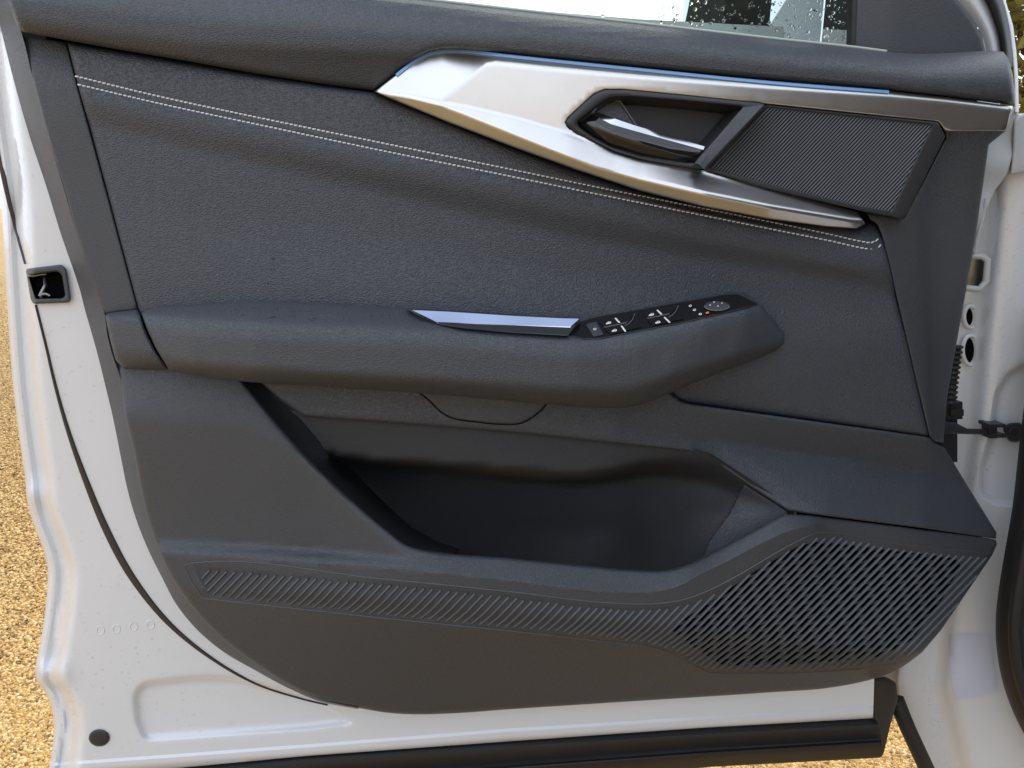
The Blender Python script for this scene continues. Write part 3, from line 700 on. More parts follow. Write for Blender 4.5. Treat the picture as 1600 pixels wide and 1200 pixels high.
# gloss black tray in front of the switches
tray = relief('gloss_tray', rnd([(634, 482), (700, 484.5), (800, 491), (880, 496), (908, 497), (888, 525), (800, 520), (722, 513), (690, 508), (660, 497)], 4), lambda U, V: np.maximum(d_arm(U, V), prof([[(630, 480, .074), (910, 494, .076)], [(630, 500, .088), (690, 504, .092), (890, 512, .094)], [(630, 512, .098), (720, 513, .104), (890, 525, .107)]])(U, V)) + .0012, 'dark', door, step=4, roll=(3, .0015), skirt=.01)
loft('tray_insert', [[(u_, v_, tilt(u_ + w_, b_, .0935, u_, v_, 34)) for u_, v_, w_, b_ in ((644, 484.5, 38, 503), (700, 487, 15, 504.3), (800, 493.5, 0, 507.5), (880, 497.5, -10, 509.5), (905, 498, -13, 510))], [(682, 503, .0935), (715, 504.3, .0935), (800, 507.5, .0935), (870, 509.5, .0935), (892, 510, .0935)]], 'skychrome', tray, n=40, sub=3, closeback=.002)
loft('tray_edge', [[(682, 503.2, .0928), (720, 504.7, .0933), (800, 507.7, .0938), (892, 510.2, .0943)], [(683, 505, .0936), (720, 506.5, .0941), (800, 509.5, .0946), (891, 512, .0951)]], 'chrome', tray, n=30)
# switch plate
SP = rnd([(888, 524), (904, 504), (922, 497), (1030, 478), (1130, 460.5), (1152, 459), (1186, 475), (1170, 481), (1060, 506), (940, 529), (912, 530)], 4)
def d_sp(U, V):
    return d_arm(U, V) + .0022
plate = relief('switch_plate', SP, d_sp, 'switch', door, step=4, roll=(2.5, .0015), skirt=.01)
def zq(x, y): return (860 + x / 4.2105, 440 + y / 4.2105)
def flat(name, poly, lift, m, parent, h=.0012, roll=1.2):
    q = [zq(*p) for p in poly]
    return relief(name, rnd(q, 1.5, 2), lambda U, V: d_sp(U, V) + lift, m, parent, step=3, roll=(roll, h), skirt=.004)
plus = .0018
flat('lock_button', [(232, 280), (303, 264), (350, 348), (284, 364)], plus, 'plastic', plate)
for (q1, q2) in (([(312, 262), (550, 210), (520, 262), (350, 298)], [(352, 304), (500, 272), (600, 300), (392, 350)]), ([(600, 208), (838, 158), (800, 208), (632, 240)], [(636, 246), (782, 214), (880, 245), (672, 292)])):
    s1 = flat('window_switch', q1, plus, 'switch', plate, .0016); s2 = flat('window_switch', q2, plus + .0006, 'switch', plate, .0018)
def bar(poly, m, name, lift=.0026): return flat(name, poly, lift, m, plate, .0004, .5)
for b in ([(420, 240), (432, 237), (462, 270), (450, 273)], [(460, 290), (472, 287), (501, 328), (489, 331)], [(696, 187), (708, 184), (739, 216), (727, 219)], [(742, 234), (754, 231), (793, 269), (781, 272)]): bar(b, 'mark', 'white_bar')
def glyph(cx, cy, s, m, kind):
    if kind == 'car':
        bar([(cx - 22 * s, cy + 12 * s), (cx - 20 * s, cy - 2 * s), (cx - 8 * s, cy - 4 * s), (cx - 2 * s, cy - 12 * s), (cx + 14 * s, cy - 15 * s), (cx + 24 * s, cy - 4 * s), (cx + 20 * s, cy + 4 * s)], m, 'window_symbol')
        bar([(cx - 2 * s, cy - 4 * s), (cx + 3 * s, cy - 9 * s), (cx + 12 * s, cy - 11 * s), (cx + 16 * s, cy - 5 * s)], 'dark', 'window_symbol', .0030)
    else:
        bar([(cx - 16 * s, cy + 6 * s), (cx - 12 * s, cy - 8 * s), (cx + 6 * s, cy - 12 * s), (cx + 17 * s, cy - 4 * s), (cx + 12 * s, cy + 8 * s), (cx - 6 * s, cy + 11 * s)], m, 'mirror_symbol')
        bar([(cx - 8 * s, cy + 3 * s), (cx - 6 * s, cy - 4 * s), (cx + 4 * s, cy - 7 * s), (cx + 9 * s, cy - 2 * s), (cx + 6 * s, cy + 3 * s)], 'dark', 'mirror_symbol', .0030)
for c in ((382, 272), (420, 322), (664, 218), (706, 268)): glyph(*c, .8, 'mark', 'car')
for c in ((292, 312), (920, 159), (948, 186), (986, 213)): glyph(*c, .7, 'mark', 'm')
bar([(1018, 212), (1026, 198), (1042, 196), (1046, 208)], 'orange', 'mirror_symbol')
for ln in ([(555, 212), (540, 250), (515, 276), (490, 290)], [(840, 160), (824, 196), (800, 222), (776, 236)], [(352, 301), (420, 288), (500, 270)], [(636, 243), (700, 230), (782, 212)]):
    q = np.array([zq(*p) for p in ln]); sweep('switch_edge', P(q[:, 0], q[:, 1], d_sp(q[:, 0], q[:, 1]) + .0030), .0008, .0005, 'line', plate)
a = np.linspace(0, 2 * np.pi, 33)[:-1]
kn = [(1095 + 84 * math.cos(x), 158 + 30 * math.sin(x)) for x in a]
knob = flat('mirror_knob', kn, .004, 'plastic', plate, .002, 2.5)
a = np.linspace(.1, 3.0, 18); q = np.array([zq(1095 + 82 * math.cos(x), 160 + 30 * math.sin(x)) for x in a]); sweep('knob_ring', P(q[:, 0], q[:, 1], d_sp(q[:, 0], q[:, 1]) + .0045), .0011, .0008, 'line', plate)
for c in ((1050, 154), (1076, 134), (1128, 140), (1102, 160)): bar([(c[0] - 7, c[1] + 3), (c[0], c[1] - 5), (c[0] + 8, c[1] - 1), (c[0] + 2, c[1] + 5)], 'mark', 'knob_symbol', .0052)

# --- middle trim under the armrest and to the front
mt_out = np.vstack([[(398, 585), (700, 585), (960, 590), (1045, 612), (1064, 627), (1078, 631), (1200, 648), (1300, 662), (1440, 681), (1452, 683), (1460, 692), (1476, 700), (1520, 772), (1557, 832), (1556, 842), (1440, 825), (1290, 806), (1262, 803), (1230, 798)],
                    crv([(1226, 795), (1180, 765), (1140, 738), (1105, 714), (1080, 706), (1050, 702), (1000, 697), (800, 676), (640, 663), (490, 652)], step=7), [(474, 650), (440, 627), (412, 602)]])
MC = [(380, 640, .046), (640, 645, .048), (960, 672, .049), (1085, 687, .033), (1200, 702, .021), (1340, 722, .014), (1450, 742, .004), (1557, 770, -.02)]
d_mid = prof([[(380, 580, .046), (700, 590, .048), (960, 600, .050), (1078, 628, .044), (1300, 660, .036), (1452, 681, .028), (1557, 700, -.01)],
              MC, [(u_, v_ + 2.5, d_ + .0004) for u_, v_, d_ in MC],
              [(380, 655, .046), (640, 663, .047), (960, 692, .048), (1085, 702, .037), (1180, 765, .058), (1230, 800, .071), (1290, 808, .070), (1440, 828, .046), (1557, 844, .0)]], lin=True)
crease_b = [(1085, 686), (1130, 694), (1180, 724), (1230, 762), (1282, 803)]
def d_mid2(U, V):
    d = d_mid(U, V); s = pdist(U, V, crease_b); below = V > np.interp(U, [q[0] for q in crease_b], [q[1] for q in crease_b])
    return d - np.where((U > 1085) & (U < 1290) & below, np.minimum(s * .00022, .008), 0)
relief('middle_trim', mt_out, d_mid2, 'soft', door, step=7, cons=[crease_b, [q[:2] for q in MC], off(MC, 2.5)], roll=(6, .005), skirt=.02, angle=60)
gi = crv([(652, 612), (668, 624), (690, 645), (708, 654), (740, 659), (780, 663), (812, 662), (828, 655), (845, 642), (860, 625)], step=5)
relief('grip_insert', np.vstack([gi, [(860, 600), (640, 595)]]), lambda U, V: d_mid2(U, V) + .0014, 'plastic', door, step=7, roll=(3, .006), skirt=.004)

sweep('insert_seam', P(gi[:, 0], gi[:, 1], d_mid2(gi[:, 0], gi[:, 1]) + .0012), .0012, .0004, 'void', door, seg=4)
# --- door pocket
pk_out = np.vstack([[(452, 640), (492, 646), (640, 657), (800, 670), (1000, 691), (1070, 698), (1110, 708), (1190, 760), (1240, 795), (1240, 815), (1075, 900), (1000, 912), (900, 902), (640, 880), (600, 840), (560, 790), (500, 690), (470, 655)]])
d_pk = prof([crv(r_, step=10) for r_ in [[(450, 640, .036), (640, 657, .036), (800, 670, .036), (1000, 690, .036), (1070, 698, .036), (1110, 706, .040), (1180, 755, .050), (1240, 795, .058)],
             [(450, 694, .032), (560, 714, .036), (700, 724, .040), (900, 738, .042), (950, 734, .041), (1010, 720, .034), (1110, 726, .030), (1180, 765, .047), (1240, 800, .057)],
             [(450, 706, -.04), (560, 728, -.07), (700, 740, -.09), (900, 755, -.10), (950, 753, -.09), (1010, 745, -.06), (1110, 758, -.004), (1180, 785, .038), (1240, 806, .056)],
             [(450, 760, -.06), (560, 800, -.09), (700, 810, -.10), (900, 820, -.10), (960, 820, -.085), (1030, 820, -.035), (1090, 820, .008), (1180, 810, .042), (1240, 810, .056)],
             [(450, 800, -.06), (600, 860, -.09), (800, 890, -.095), (900, 900, -.075), (980, 905, -.035), (1045, 900, .000), (1110, 878, .026), (1180, 840, .045), (1240, 815, .055)]]])
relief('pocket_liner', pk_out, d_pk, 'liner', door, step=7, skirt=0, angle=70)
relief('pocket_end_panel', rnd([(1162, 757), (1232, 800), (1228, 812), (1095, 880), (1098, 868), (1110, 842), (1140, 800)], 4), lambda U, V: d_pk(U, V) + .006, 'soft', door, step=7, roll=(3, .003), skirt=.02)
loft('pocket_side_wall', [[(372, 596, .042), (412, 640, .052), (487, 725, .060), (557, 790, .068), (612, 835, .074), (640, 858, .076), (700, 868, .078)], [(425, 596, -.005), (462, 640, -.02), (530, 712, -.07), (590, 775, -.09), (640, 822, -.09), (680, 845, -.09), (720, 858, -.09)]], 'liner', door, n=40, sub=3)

# --- lower trim with the ribbed band
spk = rnd([(1046, 982), (1110, 940), (1180, 893), (1248, 853), (1280, 846), (1490, 872), (1502, 882), (1470, 940), (1425, 1000), (1375, 1026), (1240, 1038), (1130, 1040), (1085, 1012)], 8)
RA = [(190, 598, .038), (262, 579, .042), (380, 597, .048), (490, 725, .062), (635, 852, .078), (800, 872, .082), (1000, 891, .082), (1075, 881, .080), (1225, 803, .074), (1290, 808, .064), (1440, 827, .040), (1557, 844, .0)]
RB = [(190, 656, .048), (262, 660, .053), (380, 668, .059), (430, 690, .062), (490, 735, .0645), (635, 860, .080), (800, 879, .0835), (1000, 898, .0835), (1075, 888, .0815), (1232, 809, .0755), (1290, 813, .065), (1440, 832, .041), (1557, 849, .001)]
RB2 = [(190, 668, .0475), (262, 672, .0525), (380, 681, .0585), (430, 702, .0615), (490, 747, .0640), (635, 863, .0802), (800, 881, .0838), (1000, 900, .0838), (1075, 890, .0818), (1232, 810, .0757), (1290, 814, .0652), (1440, 833, .0412), (1557, 850, .001)]
RCc = [(190, 835, .036), (262, 842, .042), (380, 848, .051), (490, 856, .060), (635, 868, .081), (800, 887, .0855), (1000, 907, .0855), (1080, 895, .0835), (1240, 813, .0765), (1290, 817, .0660), (1440, 836, .042), (1557, 853, .001)]
RE = [(190, 862, .044), (262, 866, .051), (380, 873, .062), (490, 880, .073), (680, 895, .094), (800, 908, .098), (950, 925, .098), (1045, 921, .097), (1110, 890, .094), (1270, 820, .0795), (1290, 822, .0685), (1440, 841, .043), (1557, 857, .001)]
RF = [(190, 905, .041), (300, 918, .053), (560, 930, .083), (800, 953, .097), (1020, 970, .097), (1200, 985, .088), (1320, 1000, .075), (1450, 1011, .045), (1557, 1020, .0)]
RG = [(190, 1120, -.01), (400, 1120, .012), (700, 1118, .018), (1000, 1098, .015), (1300, 1078, .005), (1450, 1060, -.02), (1557, 1050, -.04)]
RA, RE, RF, RG, RB, RB2, RCc = [crv(r_, step=10) for r_ in (RA, RE, RF, RG, RB, RB2, RCc)]
def between(row, fr):
    out = []
    for u_ in np.arange(190, 1558, 8.0):
        g = lambda r_, k_: float(np.interp(u_, r_[:, 0], r_[:, k_]))
        w_ = float(sst(np.array(u_), 600, 690))
        out.append((u_, g(row, 1) * (1 - w_) + w_ * (g(RA, 1) * (1 - fr) + g(RE, 1) * fr), g(row, 2) * (1 - w_) + w_ * (g(RA, 2) * (1 - fr) + g(RE, 2) * fr)))
    return out
RB, RB2, RCc = between(RB, .25), between(RB2, .5), between(RCc, .75)
RE2 = [(q[0], q[1] + 7, q[2] - .0004) for q in RE]; RF2 = [(q[0], q[1] + 5, q[2] - .0010) for q in RF]
d_low = prof([RA, RB, RB2, RCc, RE, RE2, RF, RF2, RG])
lip = crv([(380, 597), (415, 640), (490, 725), (560, 790), (610, 832), (635, 851), (662, 859), (800, 872), (900, 882), (1000, 891), (1045, 890), (1075, 881), (1150, 843), (1225, 803)], step=7)
lw_out = np.vstack([[(186, 568), (264, 568), (372, 586)], lip, [(1262, 805), (1290, 808), (1440, 827), (1545, 841), (1556, 844), (1558, 850), (1550, 868), (1470, 985)],
                    crv([(1440, 1020), (1410, 1042), (1380, 1056), (1300, 1074), (1200, 1082), (1000, 1095), (800, 1108), (700, 1115), (640, 1116), (600, 1113), (560, 1106)], step=10), [tuple(q) for q in ILs[::-1] if 580 < q[1] < 1100]])
band = np.vstack([crv([(306, 886), (600, 912), (800, 932), (950, 949), (1042, 949), (1092, 937), (1255, 848), (1276, 840), (1400, 856), (1544, 872)], step=8),
                  [(1470, 982), (1440, 1012)], crv([(1405, 1030), (1340, 1040), (1240, 1046), (1132, 1047), (1108, 1045), (1044, 1012), (1012, 1004), (800, 980), (600, 960), (326, 929)], step=8)])
def d_low2(U, V):
    s = pdist(U, V, band, True); ins = inside(U, V, band)
    return d_low(U, V) - .0022 * sst(np.where(ins, s, -s), -2.5, 2.5)
lower = relief('lower_trim', lw_out, d_low2, 'plastic', door, step=6, cons=[band, [q[:2] for q in RE], off(RE, 7), off(RE, -6)[55:], [q[:2] for q in RF], off(RF, 5), [q[:2] for q in RB][:25], [q[:2] for q in RCc][:60], off(RCc, 8)[:45]], holes=[spk], roll=(6, .005), skirt=.02)
spo = spk + (spk - spk.mean(0)) * .06
relief('speaker_backing', spo, lambda U, V: d_low(U, V) - .012, 'void', lower, step=16, skirt=0)
foldv = lambda u: np.interp(u, [q[0] for q in RF], [q[1] for q in RF])
bandin = band + 0
k = 262; ribs = []
while k < 1640:
    ff = float(foldv(k)); kk = []
    n = 60
    tU = np.linspace(0, 1, n)
    # upper part rises to the right, lower part falls to the left, with a smooth bend at the fold
    v = np.linspace(ff - 175, ff + 110, 96); y = v - ff
    slope = np.where(y < 0, .97, 1.12)
    u = k - np.where(y < 0, .97 * y, .97 * y + .30 * y * sst(y, 0, 40))
    ok = inside(u, v, band)
    if ok.sum() > 3:
        i = np.where(ok)[0]; sel = np.linspace(i[0], i[-1], 9).round().astype(int)
        uu, vv = u[sel], v[sel]
        if math.hypot(uu[-1] - uu[0], vv[-1] - vv[0]) > 10:
            p = P(uu, vv, d_low(uu, vv) - .0024)
            sweep('rib', p, .0030, .0026, 'ribs', lower, seg=5); ribs.append((u[i[0]:i[-1] + 1], v[i[0]:i[-1] + 1]))
    k += 13.2 if k < 900 else 11.6
br = []
for a_ in range(len(ribs) - 1):
    (u1, v1), (u2, v2) = ribs[a_], ribs[a_ + 1]
    for q in range(60):
        y = 836 + q * 21 + (a_ % 2) * 10.5
        if y < max(v1[0], v2[0]) or y > min(v1[-1], v2[-1]): continue
        x1 = np.interp(y, v1, u1); x2 = np.interp(y, v2, u2)
        if not inside(np.array([(x1 + x2) / 2]), np.array([y]), spo)[0]: continue
        p = P(np.array([x1, x2]), np.array([y + 2, y - 2]), d_low(np.array([x1, x2]), np.array([y + 2, y - 2])) - .0062)
        br.append(sweep_data(p, .0022, .0022, seg=4))
V, Fc = join(br); o = mesh('slot_bridges', V, Fc, 'ribs', lower); o['kind'] = 'stuff'
bead = [(288, 884), (300, 880), (600, 905), (800, 925), (950, 942), (1040, 942), (1090, 930), (1258, 840), (1276, 833), (1400, 849), (1546, 865)]
bl = dens(crv(bead, step=6), 6); sweep('groove_bead', P(bl[:, 0], bl[:, 1], d_low(bl[:, 0], bl[:, 1])), .0014, .0007, 'ribs', lower, seg=5)
bead = [(288, 884), (300, 910), (318, 935), (600, 966), (800, 986), (1012, 1010), (1042, 1018), (1106, 1051), (1132, 1053), (1240, 1052), (1340, 1046), (1400, 1037)]
bl = dens(np.array(bead, float), 6); sweep('groove_bead', P(bl[:, 0], bl[:, 1], d_low(bl[:, 0], bl[:, 1])), .0014, .0007, 'ribs', lower, seg=5)

# --- door latch
lt_o = rnd([(40, 420), (96, 413), (104, 420), (111, 468), (106, 473), (52, 475), (48, 468)], 5); lt_i = rnd([(44, 430), (90, 424), (97, 430), (102, 462), (98, 466), (56, 467), (54, 462)], 4)
latch = relief('door_latch', lt_o, lambda U, V: d_shell(U, V) + .006, 'plastic', door, step=4, holes=[lt_i], roll=(4, .003, 1), skirt=.03)
relief('latch_cavity', [(36, 415), (108, 408), (116, 480), (44, 482)], lambda U, V: d_shell(U, V) - .016, 'void', latch, step=8, skirt=0)
sweep('latch_hook', P(*np.array([(70, 434, -.012), (71, 446, -.008), (66, 455, -.004), (62, 463, -.002)]).T), .004, .002, 'steel', latch, seg=6)
sweep('latch_hook', P(*np.array([(64, 465, -.002), (66, 460, -.001), (72, 459, -.001), (78, 462, -.002)]).T), .0035, .002, 'steel', latch, seg=6)
sweep('latch_hook', P(*np.array([(44, 431, -.008), (54, 431, -.008), (64, 429, -.008), (72, 428, -.010)]).T), .003, .002, 'steel', latch, seg=6)

# --- window glass, rain drops, frame and corner piece
def gpt(u, v): return P(u, v, -.035 + 0 * np.asarray(u, float))
gq = gpt(np.array([-120., 1326, 1345, -120]), np.array([40., 100, -420, -420]))
gq2 = gq + np.array([0, .004, 0]); V = list(gq) + list(gq2)
glass = mesh('window_glass', V, [(0, 1, 2, 3), (7, 6, 5, 4), (0, 4, 5, 1), (1, 5, 6, 2), (2, 6, 7, 3), (3, 7, 4, 0)], 'glass', door, False)
dr = []
def drop_data(c, r, flat_, nrm, nseg=7, base=True):
    n = np.array(nrm, float); n /= np.linalg.norm(n); s = np.cross(n, (0.13, .2, 1)); s /= np.linalg.norm(s); t = np.cross(n, s)
    V = []; Fc = []; ecc = random.uniform(.8, 1.3); a0 = random.uniform(0, 6)
    for ring, (rr, hh) in enumerate(((1, 0), (.85, .55), (.5, .88))):
        for k in range(nseg):
            a = a0 + k * 6.2832 / nseg; V.append(c + (s * math.cos(a) * ecc + t * math.sin(a) / ecc) * r * rr + n * hh * r * flat_)
    V.append(c + n * r * flat_); top = len(V) - 1
    for q in range(2):
        for k in range(nseg): Fc.append((q * nseg + k, q * nseg + (k + 1) % nseg, (q + 1) * nseg + (k + 1) % nseg, (q + 1) * nseg + k))
    for k in range(nseg): Fc.append((2 * nseg + k, 2 * nseg + (k + 1) % nseg, top))
    if base: Fc.append(tuple(range(nseg))[::-1])
    return V, Fc
for i in range(1100):
    u = 1000 + 325 * random.random()**.7 if i < 930 else random.uniform(400, 1000); v = random.uniform(-160, 74)
    p = gpt(np.array([u]), np.array([v]))[0] + np.array([0, .0042, 0]); dr.append(drop_data(p, random.choice([.0006, .0009, .0009, .0013, .0020]), .45, (0, 1, 0)))
V, Fc = join(dr); o = mesh('rain_drops', V, Fc, 'water', glass); o['kind'] = 'stuff'
loft('glass_channel', [[(1322, 85, -.030), (1334, -420, -.030)], [(1330, 85, -.018), (1343, -420, -.018)], [(1336, 85, -.016), (1350, -420, -.016)]], 'rubber', door, n=10, closeback=.03)
cs = np.vstack([[(1332, 90), (1346, -420), (1700, -420)], [(1440, -60), (1478, -25), (1497, 0), (1520, 30), (1535, 58), (1542, 90)]])
relief('corner_cover', [(1332, 95), (1346, -300), (1420, -300), (1440, -100), (1470, -32), (1497, 0), (1520, 30), (1535, 58), (1543, 95)], lambda U, V: -.016 + .00004 * (U - 1332) + .008 * sst(U, 1332, 1400), 'plastic', door, step=14, roll=(8, .006), skirt=.03)
fr_in = [(1420, -300), (1440, -100), (1470, -32), (1497, 0), (1520, 30), (1535, 58), (1543, 95)]; fr_out = [(1470, -300), (1490, -100), (1518, -32), (1540, 0), (1554, 33), (1562, 60), (1566, 95)]
s3 = lambda r, d: np.c_[crv(r, n=6), np.full(6 * (len(r) - 1) + 1, d)]
mix = lambda a_, b_, t_: [(x[0] * (1 - t_) + y[0] * t_, x[1] * (1 - t_) + y[1] * t_) for x, y in zip(a_, b_)]
loft('window_frame', [s3(fr_in, -.022), s3(mix(fr_in, fr_out, .5), -.014), s3(fr_out, -.026)], 'white', door, n=50, sub=5, smooth_across=True, closeback=.03)
fr2 = [(1510, -300), (1525, -100), (1550, -32), (1567, 0), (1577, 40), (1581, 70), (1582, 105)]
loft('frame_seal', [s3(fr_out, -.024), s3(mix(fr_out, fr2, .4), -.012), s3(fr2, -.030)], 'rubber', door, n=50, sub=5, smooth_across=True, closeback=.03)
loft('front_edge', [[(1567, 0, -.034), (1577, 40, -.034), (1582, 80, -.034), (1585, 120, -.034), (1586, 175, -.034)], [(1571, 0, -.036), (1583, 40, -.036), (1588, 80, -.036), (1591, 120, -.036), (1592, 175, -.036)]], 'white', door, n=30, closeback=.03)
fe = [(1586, 166), (1592, 178), (1588, 205), (1583, 240), (1574, 272), (1553, 300), (1541, 330), (1536, 360), (1526, 392), (1512, 400), (1490, 560), (1470, 560), (1500, 380), (1520, 280), (1540, 215), (1565, 195)]
relief('front_flange', fe, lambda U, V: -.030 - .0003 * (U - 1540) + .004 * np.sin(V * .08), 'shadedwhite', door, step=7, roll=(4, .003), skirt=.05)
sweep('sealer_bead', P(*np.array([(1540, 310, -.026), (1537, 335, -.026), (1533, 350, -.026), (1526, 372, -.026), (1524, 395, -.026)]).T), .003, .002, 'shadedwhite', door)

# --- exterior mirror behind the glass
mir = relief('mirror_housing', rnd([(1052, 120), (1078, 0), (1104, -150), (1330, -150), (1330, 120)], 20), lambda U, V: -.16 + 0 * U, 'dark', door, step=24, skirt=.12, holes=[rnd([(1130, 100), (1134, -120), (1254, -120), (1249, 100)], 8)])
mc = P1(1172, -15, -.195); wv = Vector(mc) - CAM; wv.normalize(); mn = Vector((-.92, -.14, .28)).normalized() - wv; mn.normalize()
ms = Vector((0, 0, 1)).cross(mn).normalized(); mu = mn.cross(ms)
q = np.array([tuple(Vector(mc) + ms * a_ * .095 + mu * b_ * .085) for a_, b_ in ((-1, -1), (1, -1), (1, 1), (-1, 1))]); V = list(q) + list(q - np.array(mn) * .004)
mesh('mirror_pane', V, [(0, 1, 2, 3), (7, 6, 5, 4), (0, 4, 5, 1), (1, 5, 6, 2), (2, 6, 7, 3), (3, 7, 4, 0)], 'mirror', mir, False)

# --- rain drops on the white sheet and on the trim
dr = []; cnt = 0
while cnt < 560:
    r_ = random.random()
    if r_ < .45: v = random.uniform(0, 1190); u = np.interp(v, E0[:, 1], E0[:, 0]) + random.uniform(3, 40)
    elif r_ < .8: u = random.uniform(80, 420); v = random.uniform(880, 1190)
    else: v = random.uniform(0, 900); u = np.interp(v, E0[:, 1], E0[:, 0]) + random.uniform(40, 130)
    if inside(np.array([u]), np.array([v]), np.vstack([OLs, [(2000, 1200), (2000, -200)]]))[0]: continue
    uu, vv = np.array([u]), np.array([v]); p = P(uu, vv, d_shell(uu, vv))[0]
    dr.append(drop_data(p, random.choice([.0006, .0008, .0010, .0012, .0016]), .55, (-.1, -1, .1), base=False)); cnt += 1
V, Fc = join(dr); o = mesh('rain_drops', V, Fc, 'dew', door); o['kind'] = 'stuff'

# ================================================================== THE CAR BODY BESIDE THE DOOR
body = thing('parked_car', 'white car front pillar and fender jamb that the open door hangs from', 'car', (.62, .12, .30))
jc = [[(1380, 150, -.13), (1380, 700, -.13), (1380, 1300, -.13)],
      [(1530, 180, -.10), (1522, 300, -.10), (1502, 480, -.105), (1482, 700, -.105), (1425, 1000, -.11), (1405, 1070, -.11), (1430, 1200, -.10), (1460, 1300, -.10)],
      [(1556, 180, -.088), (1548, 300, -.090), (1530, 480, -.092), (1508, 700, -.094), (1470, 1000, -.096), (1464, 1070, -.094), (1490, 1200, -.088), (1520, 1300, -.08)],
      [(1580, 180, -.060), (1572, 300, -.062), (1556, 480, -.062), (1534, 700, -.064), (1492, 1000, -.070), (1486, 1070, -.066), (1522, 1200, -.056), (1560, 1300, -.05)],
      [(1640, 180, -.045), (1640, 480, -.046), (1620, 700, -.046), (1560, 1000, -.050), (1570, 1100, -.042), (1620, 1200, -.03), (1660, 1300, -.02)],
      [(1800, 180, .03), (1800, 700, .03), (1800, 1300, .05)]]
d_jamb0 = prof(jc, swap=True)
orec = rnd([(1640, 566), (1600, 568), (1572, 584), (1556, 615), (1548, 680), (1531, 735), (1532, 772), (1556, 788), (1640, 792)], 10)
def d_jamb(U, V):
    s = pdist(U, V, orec, True); i = inside(U, V, orec)
    return d_jamb0(U, V) - .011 * sst(np.where(i, s, -s), -3, 7)
jo = [(1480, 190), (1560, 188), (1592, 178), (1660, 168), (1780, 160), (1780, 1320), (1520, 1320), (1478, 1245), (1456, 1200), (1420, 1122), (1405, 1090), (1402, 1062), (1420, 900), (1440, 600)]
jamb = relief('pillar_jamb', jo, d_jamb, 'white', body, step=7, cons=[ringoff(orec, k_) for k_ in (-4, 0, 4, 8)], roll=(5, .004), skirt=.06)
wing = relief('fender_edge', rnd([(1584, 185), (1600, 176), (1700, 168), (1700, 265), (1610, 268), (1578, 274), (1583, 232)], 5), lambda U, V: -.040 + .002 * np.sin(U * .1), 'shadedwhite', body, step=8, roll=(5, .004), skirt=.05)
# label film
relief('label_film', [(1482, 991), (1515, 990), (1548, 991), (1550, 1020), (1554, 1050), (1558, 1080), (1545, 1086), (1532, 1087), (1520, 1091), (1505, 1091), (1493, 1095), (1487, 1065), (1483, 1030)], lambda U, V: d_jamb(U, V) + .0012, 'label', body, step=7, skirt=.0015)
# hinge bracket
br_ = np.array([(1506, 399, -.070), (1536, 401, -.062), (1543, 407, -.060), (1541, 440, -.060), (1530, 452, -.062), (1500, 449, -.070)])
sweep('hinge_bracket', P(*dens(br_, 4).T), .0075, .004, 'shadedwhite', body, seg=8, full=True)
relief('bracket_recess', [(1498, 402), (1538, 405), (1534, 448), (1494, 446)], lambda U, V: d_jamb(U, V) + .002, 'steel', body, step=8, skirt=.004)
# grommet holes
for (u, v, a_, b_) in ((1513, 495, 7, 14), (1513, 547, 9, 20)):
    t_ = np.linspace(0, 2 * np.pi, 25)
    relief('grommet', np.stack([u + a_ * np.cos(t_[:-1]), v + b_ * np.sin(t_[:-1])], 1), lambda U, V: d_jamb(U, V) + .002, 'void', body, step=5, skirt=.004)
    sweep('hole_rim', P(u + 3 + (a_ + 3) * np.cos(t_), v + (b_ + 3) * np.sin(t_), d_jamb(np.full(25, u + 3.), np.full(25, v + 0.)) + .001), .005, .003, 'white', body, seg=6)
# cabin opening seal, with a lip
sp_ = crv([(1660, 480), (1645, 600), (1632, 700), (1620, 800), (1606, 880), (1596, 940), (1592, 985), (1597, 1040), (1612, 1095), (1638, 1150), (1680, 1220)], step=12)
seal_p = P(sp_[:, 0], sp_[:, 1], np.full(len(sp_), .0)); s_ = sweep('opening_seal', seal_p, .050, .026, 'rubber', body, seg=14, full=True)
seal_p = P(sp_[:, 0] - 8, sp_[:, 1], np.full(len(sp_), .026)); sweep('seal_lip', seal_p, .012, .006, 'rubber', body, seg=8, full=True)
# sill tube
sweep('sill_seal', P(*crv([(1400, 1092, -.07), (1415, 1130, -.06), (1438, 1180, -.05), (1475, 1260, -.04)], step=10).T), .021, .0105, 'rubber', body, seg=12, full=True)
# check strap
strap = sweep('check_strap', P(*np.array([(1470, 668, -.045), (1490, 669, -.048), (1510, 674, -.052), (1552, 675, -.058)]).T), .012, .003, 'dark', body, seg=8, full=True, taper=[1.5, 1.2, .6, .6])
V, Fc = join([pbox(1546, 1572, 663, 668, -.066, -.046), pbox(1546, 1572, 679, 684, -.066, -.046), pbox(1546, 1558, 662, 685, -.064, -.050)]); mesh('strap_bracket', V, Fc, 'dark', body, False)
a = np.linspace(0, 2 * np.pi, 21)[:-1]
relief('strap_mount', rnd([(1566, 668), (1576, 661), (1596, 660), (1599, 676), (1592, 692), (1576, 690)], 5), lambda U, V: -.046 + 0 * U, 'dark', body, step=5, roll=(4, .004), skirt=.02)
relief('strap_bolt', np.stack([1585 + 9 * np.cos(a), 675 + 9 * np.sin(a)], 1), lambda U, V: -.041 + 0 * U, 'rubber', body, step=4, roll=(4, .003), skirt=.01)
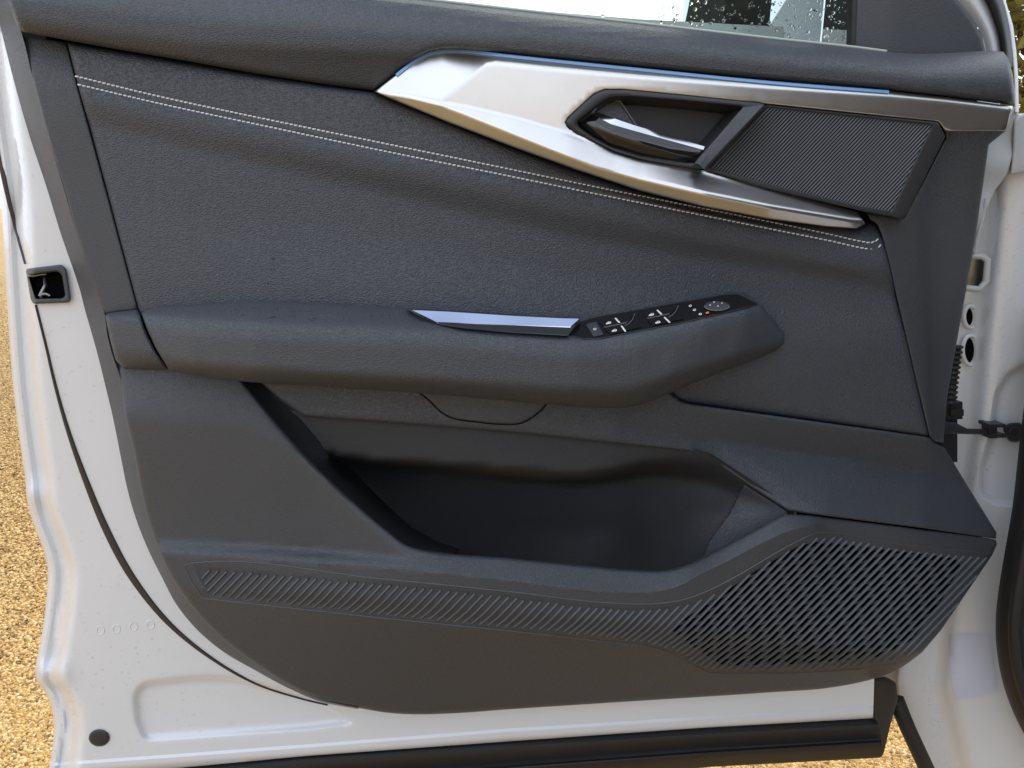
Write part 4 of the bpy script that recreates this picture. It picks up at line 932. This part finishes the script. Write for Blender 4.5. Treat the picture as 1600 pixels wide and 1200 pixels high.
# wiring boot
bp_ = [(1494, 540), (1490, 570), (1486, 600), (1484, 630)]
pp = dens(np.array(bp_, float), 2); prt = []
tap = np.array([1 + .22 * math.sin(i * 1.6) for i in range(len(pp))])
sweep('wiring_boot', P(pp[:, 0], pp[:, 1], np.full(len(pp), -.050)), .014, .007, 'rubber', body, seg=12, full=True, taper=tap)
V, Fc = join([pbox(1472, 1504, 628, 655, -.085, -.050), pbox(1472, 1496, 655, 722, -.085, -.055), pbox(1486, 1506, 640, 650, -.07, -.045)]); mesh('wiring_connector', V, Fc, 'rubber', body, False)
dr = []
for i in range(620):
    v = random.uniform(200, 760); u = np.interp(v, [180, 480, 700], [1575, 1550, 1525]) + abs(random.gauss(0, 26)) - 14
    if i > 480: v = random.uniform(1040, 1200); u = np.interp(v, [1040, 1200], [1440, 1480]) + random.gauss(0, 8)
    uu, vv = np.array([u]), np.array([v]); p = P(uu, vv, d_jamb(uu, vv))[0]; dr.append(drop_data(p, random.choice([.0006, .0008, .0011, .0014]), .5, (-.5, -1, .1), base=False))
V, Fc = join(dr); o = mesh('rain_drops', V, Fc, 'dew', body); o['kind'] = 'stuff'
# cabin side of the car: sill, dark interior and roof edge
HG = np.array([.78, .02]); RD = np.array([-.15, -.989]); ND = np.array([.989, -.15])
def cbox(name, t0, t1, n0, n1, z0, z1, m):
    c = [HG + RD * t + ND * n for t, n in ((t0, n0), (t1, n0), (t1, n1), (t0, n1))]
    V = [(q[0], q[1], z0) for q in c] + [(q[0], q[1], z1) for q in c]
    o = mesh(name, V, [(3, 2, 1, 0), (4, 5, 6, 7), (0, 1, 5, 4), (1, 2, 6, 5), (2, 3, 7, 6), (3, 0, 4, 7)], m, body, False)
    b_ = o.modifiers.new('bevel', 'BEVEL'); b_.width = .03; b_.segments = 3
cbox('sill_panel', .05, 1.9, .02, .16, .26, .43, 'white'); cbox('cabin_interior', .0, 1.9, .28, .40, .30, 1.45, 'dark')
cbox('dashboard_end', -.05, .35, .06, .30, .55, 1.02, 'dark'); cbox('roof', .35, 1.9, .10, 1.2, 1.46, 1.53, 'white')

print('TRIS', sum(len(o.data.polygons) for o in SC.objects if o.type == 'MESH'))
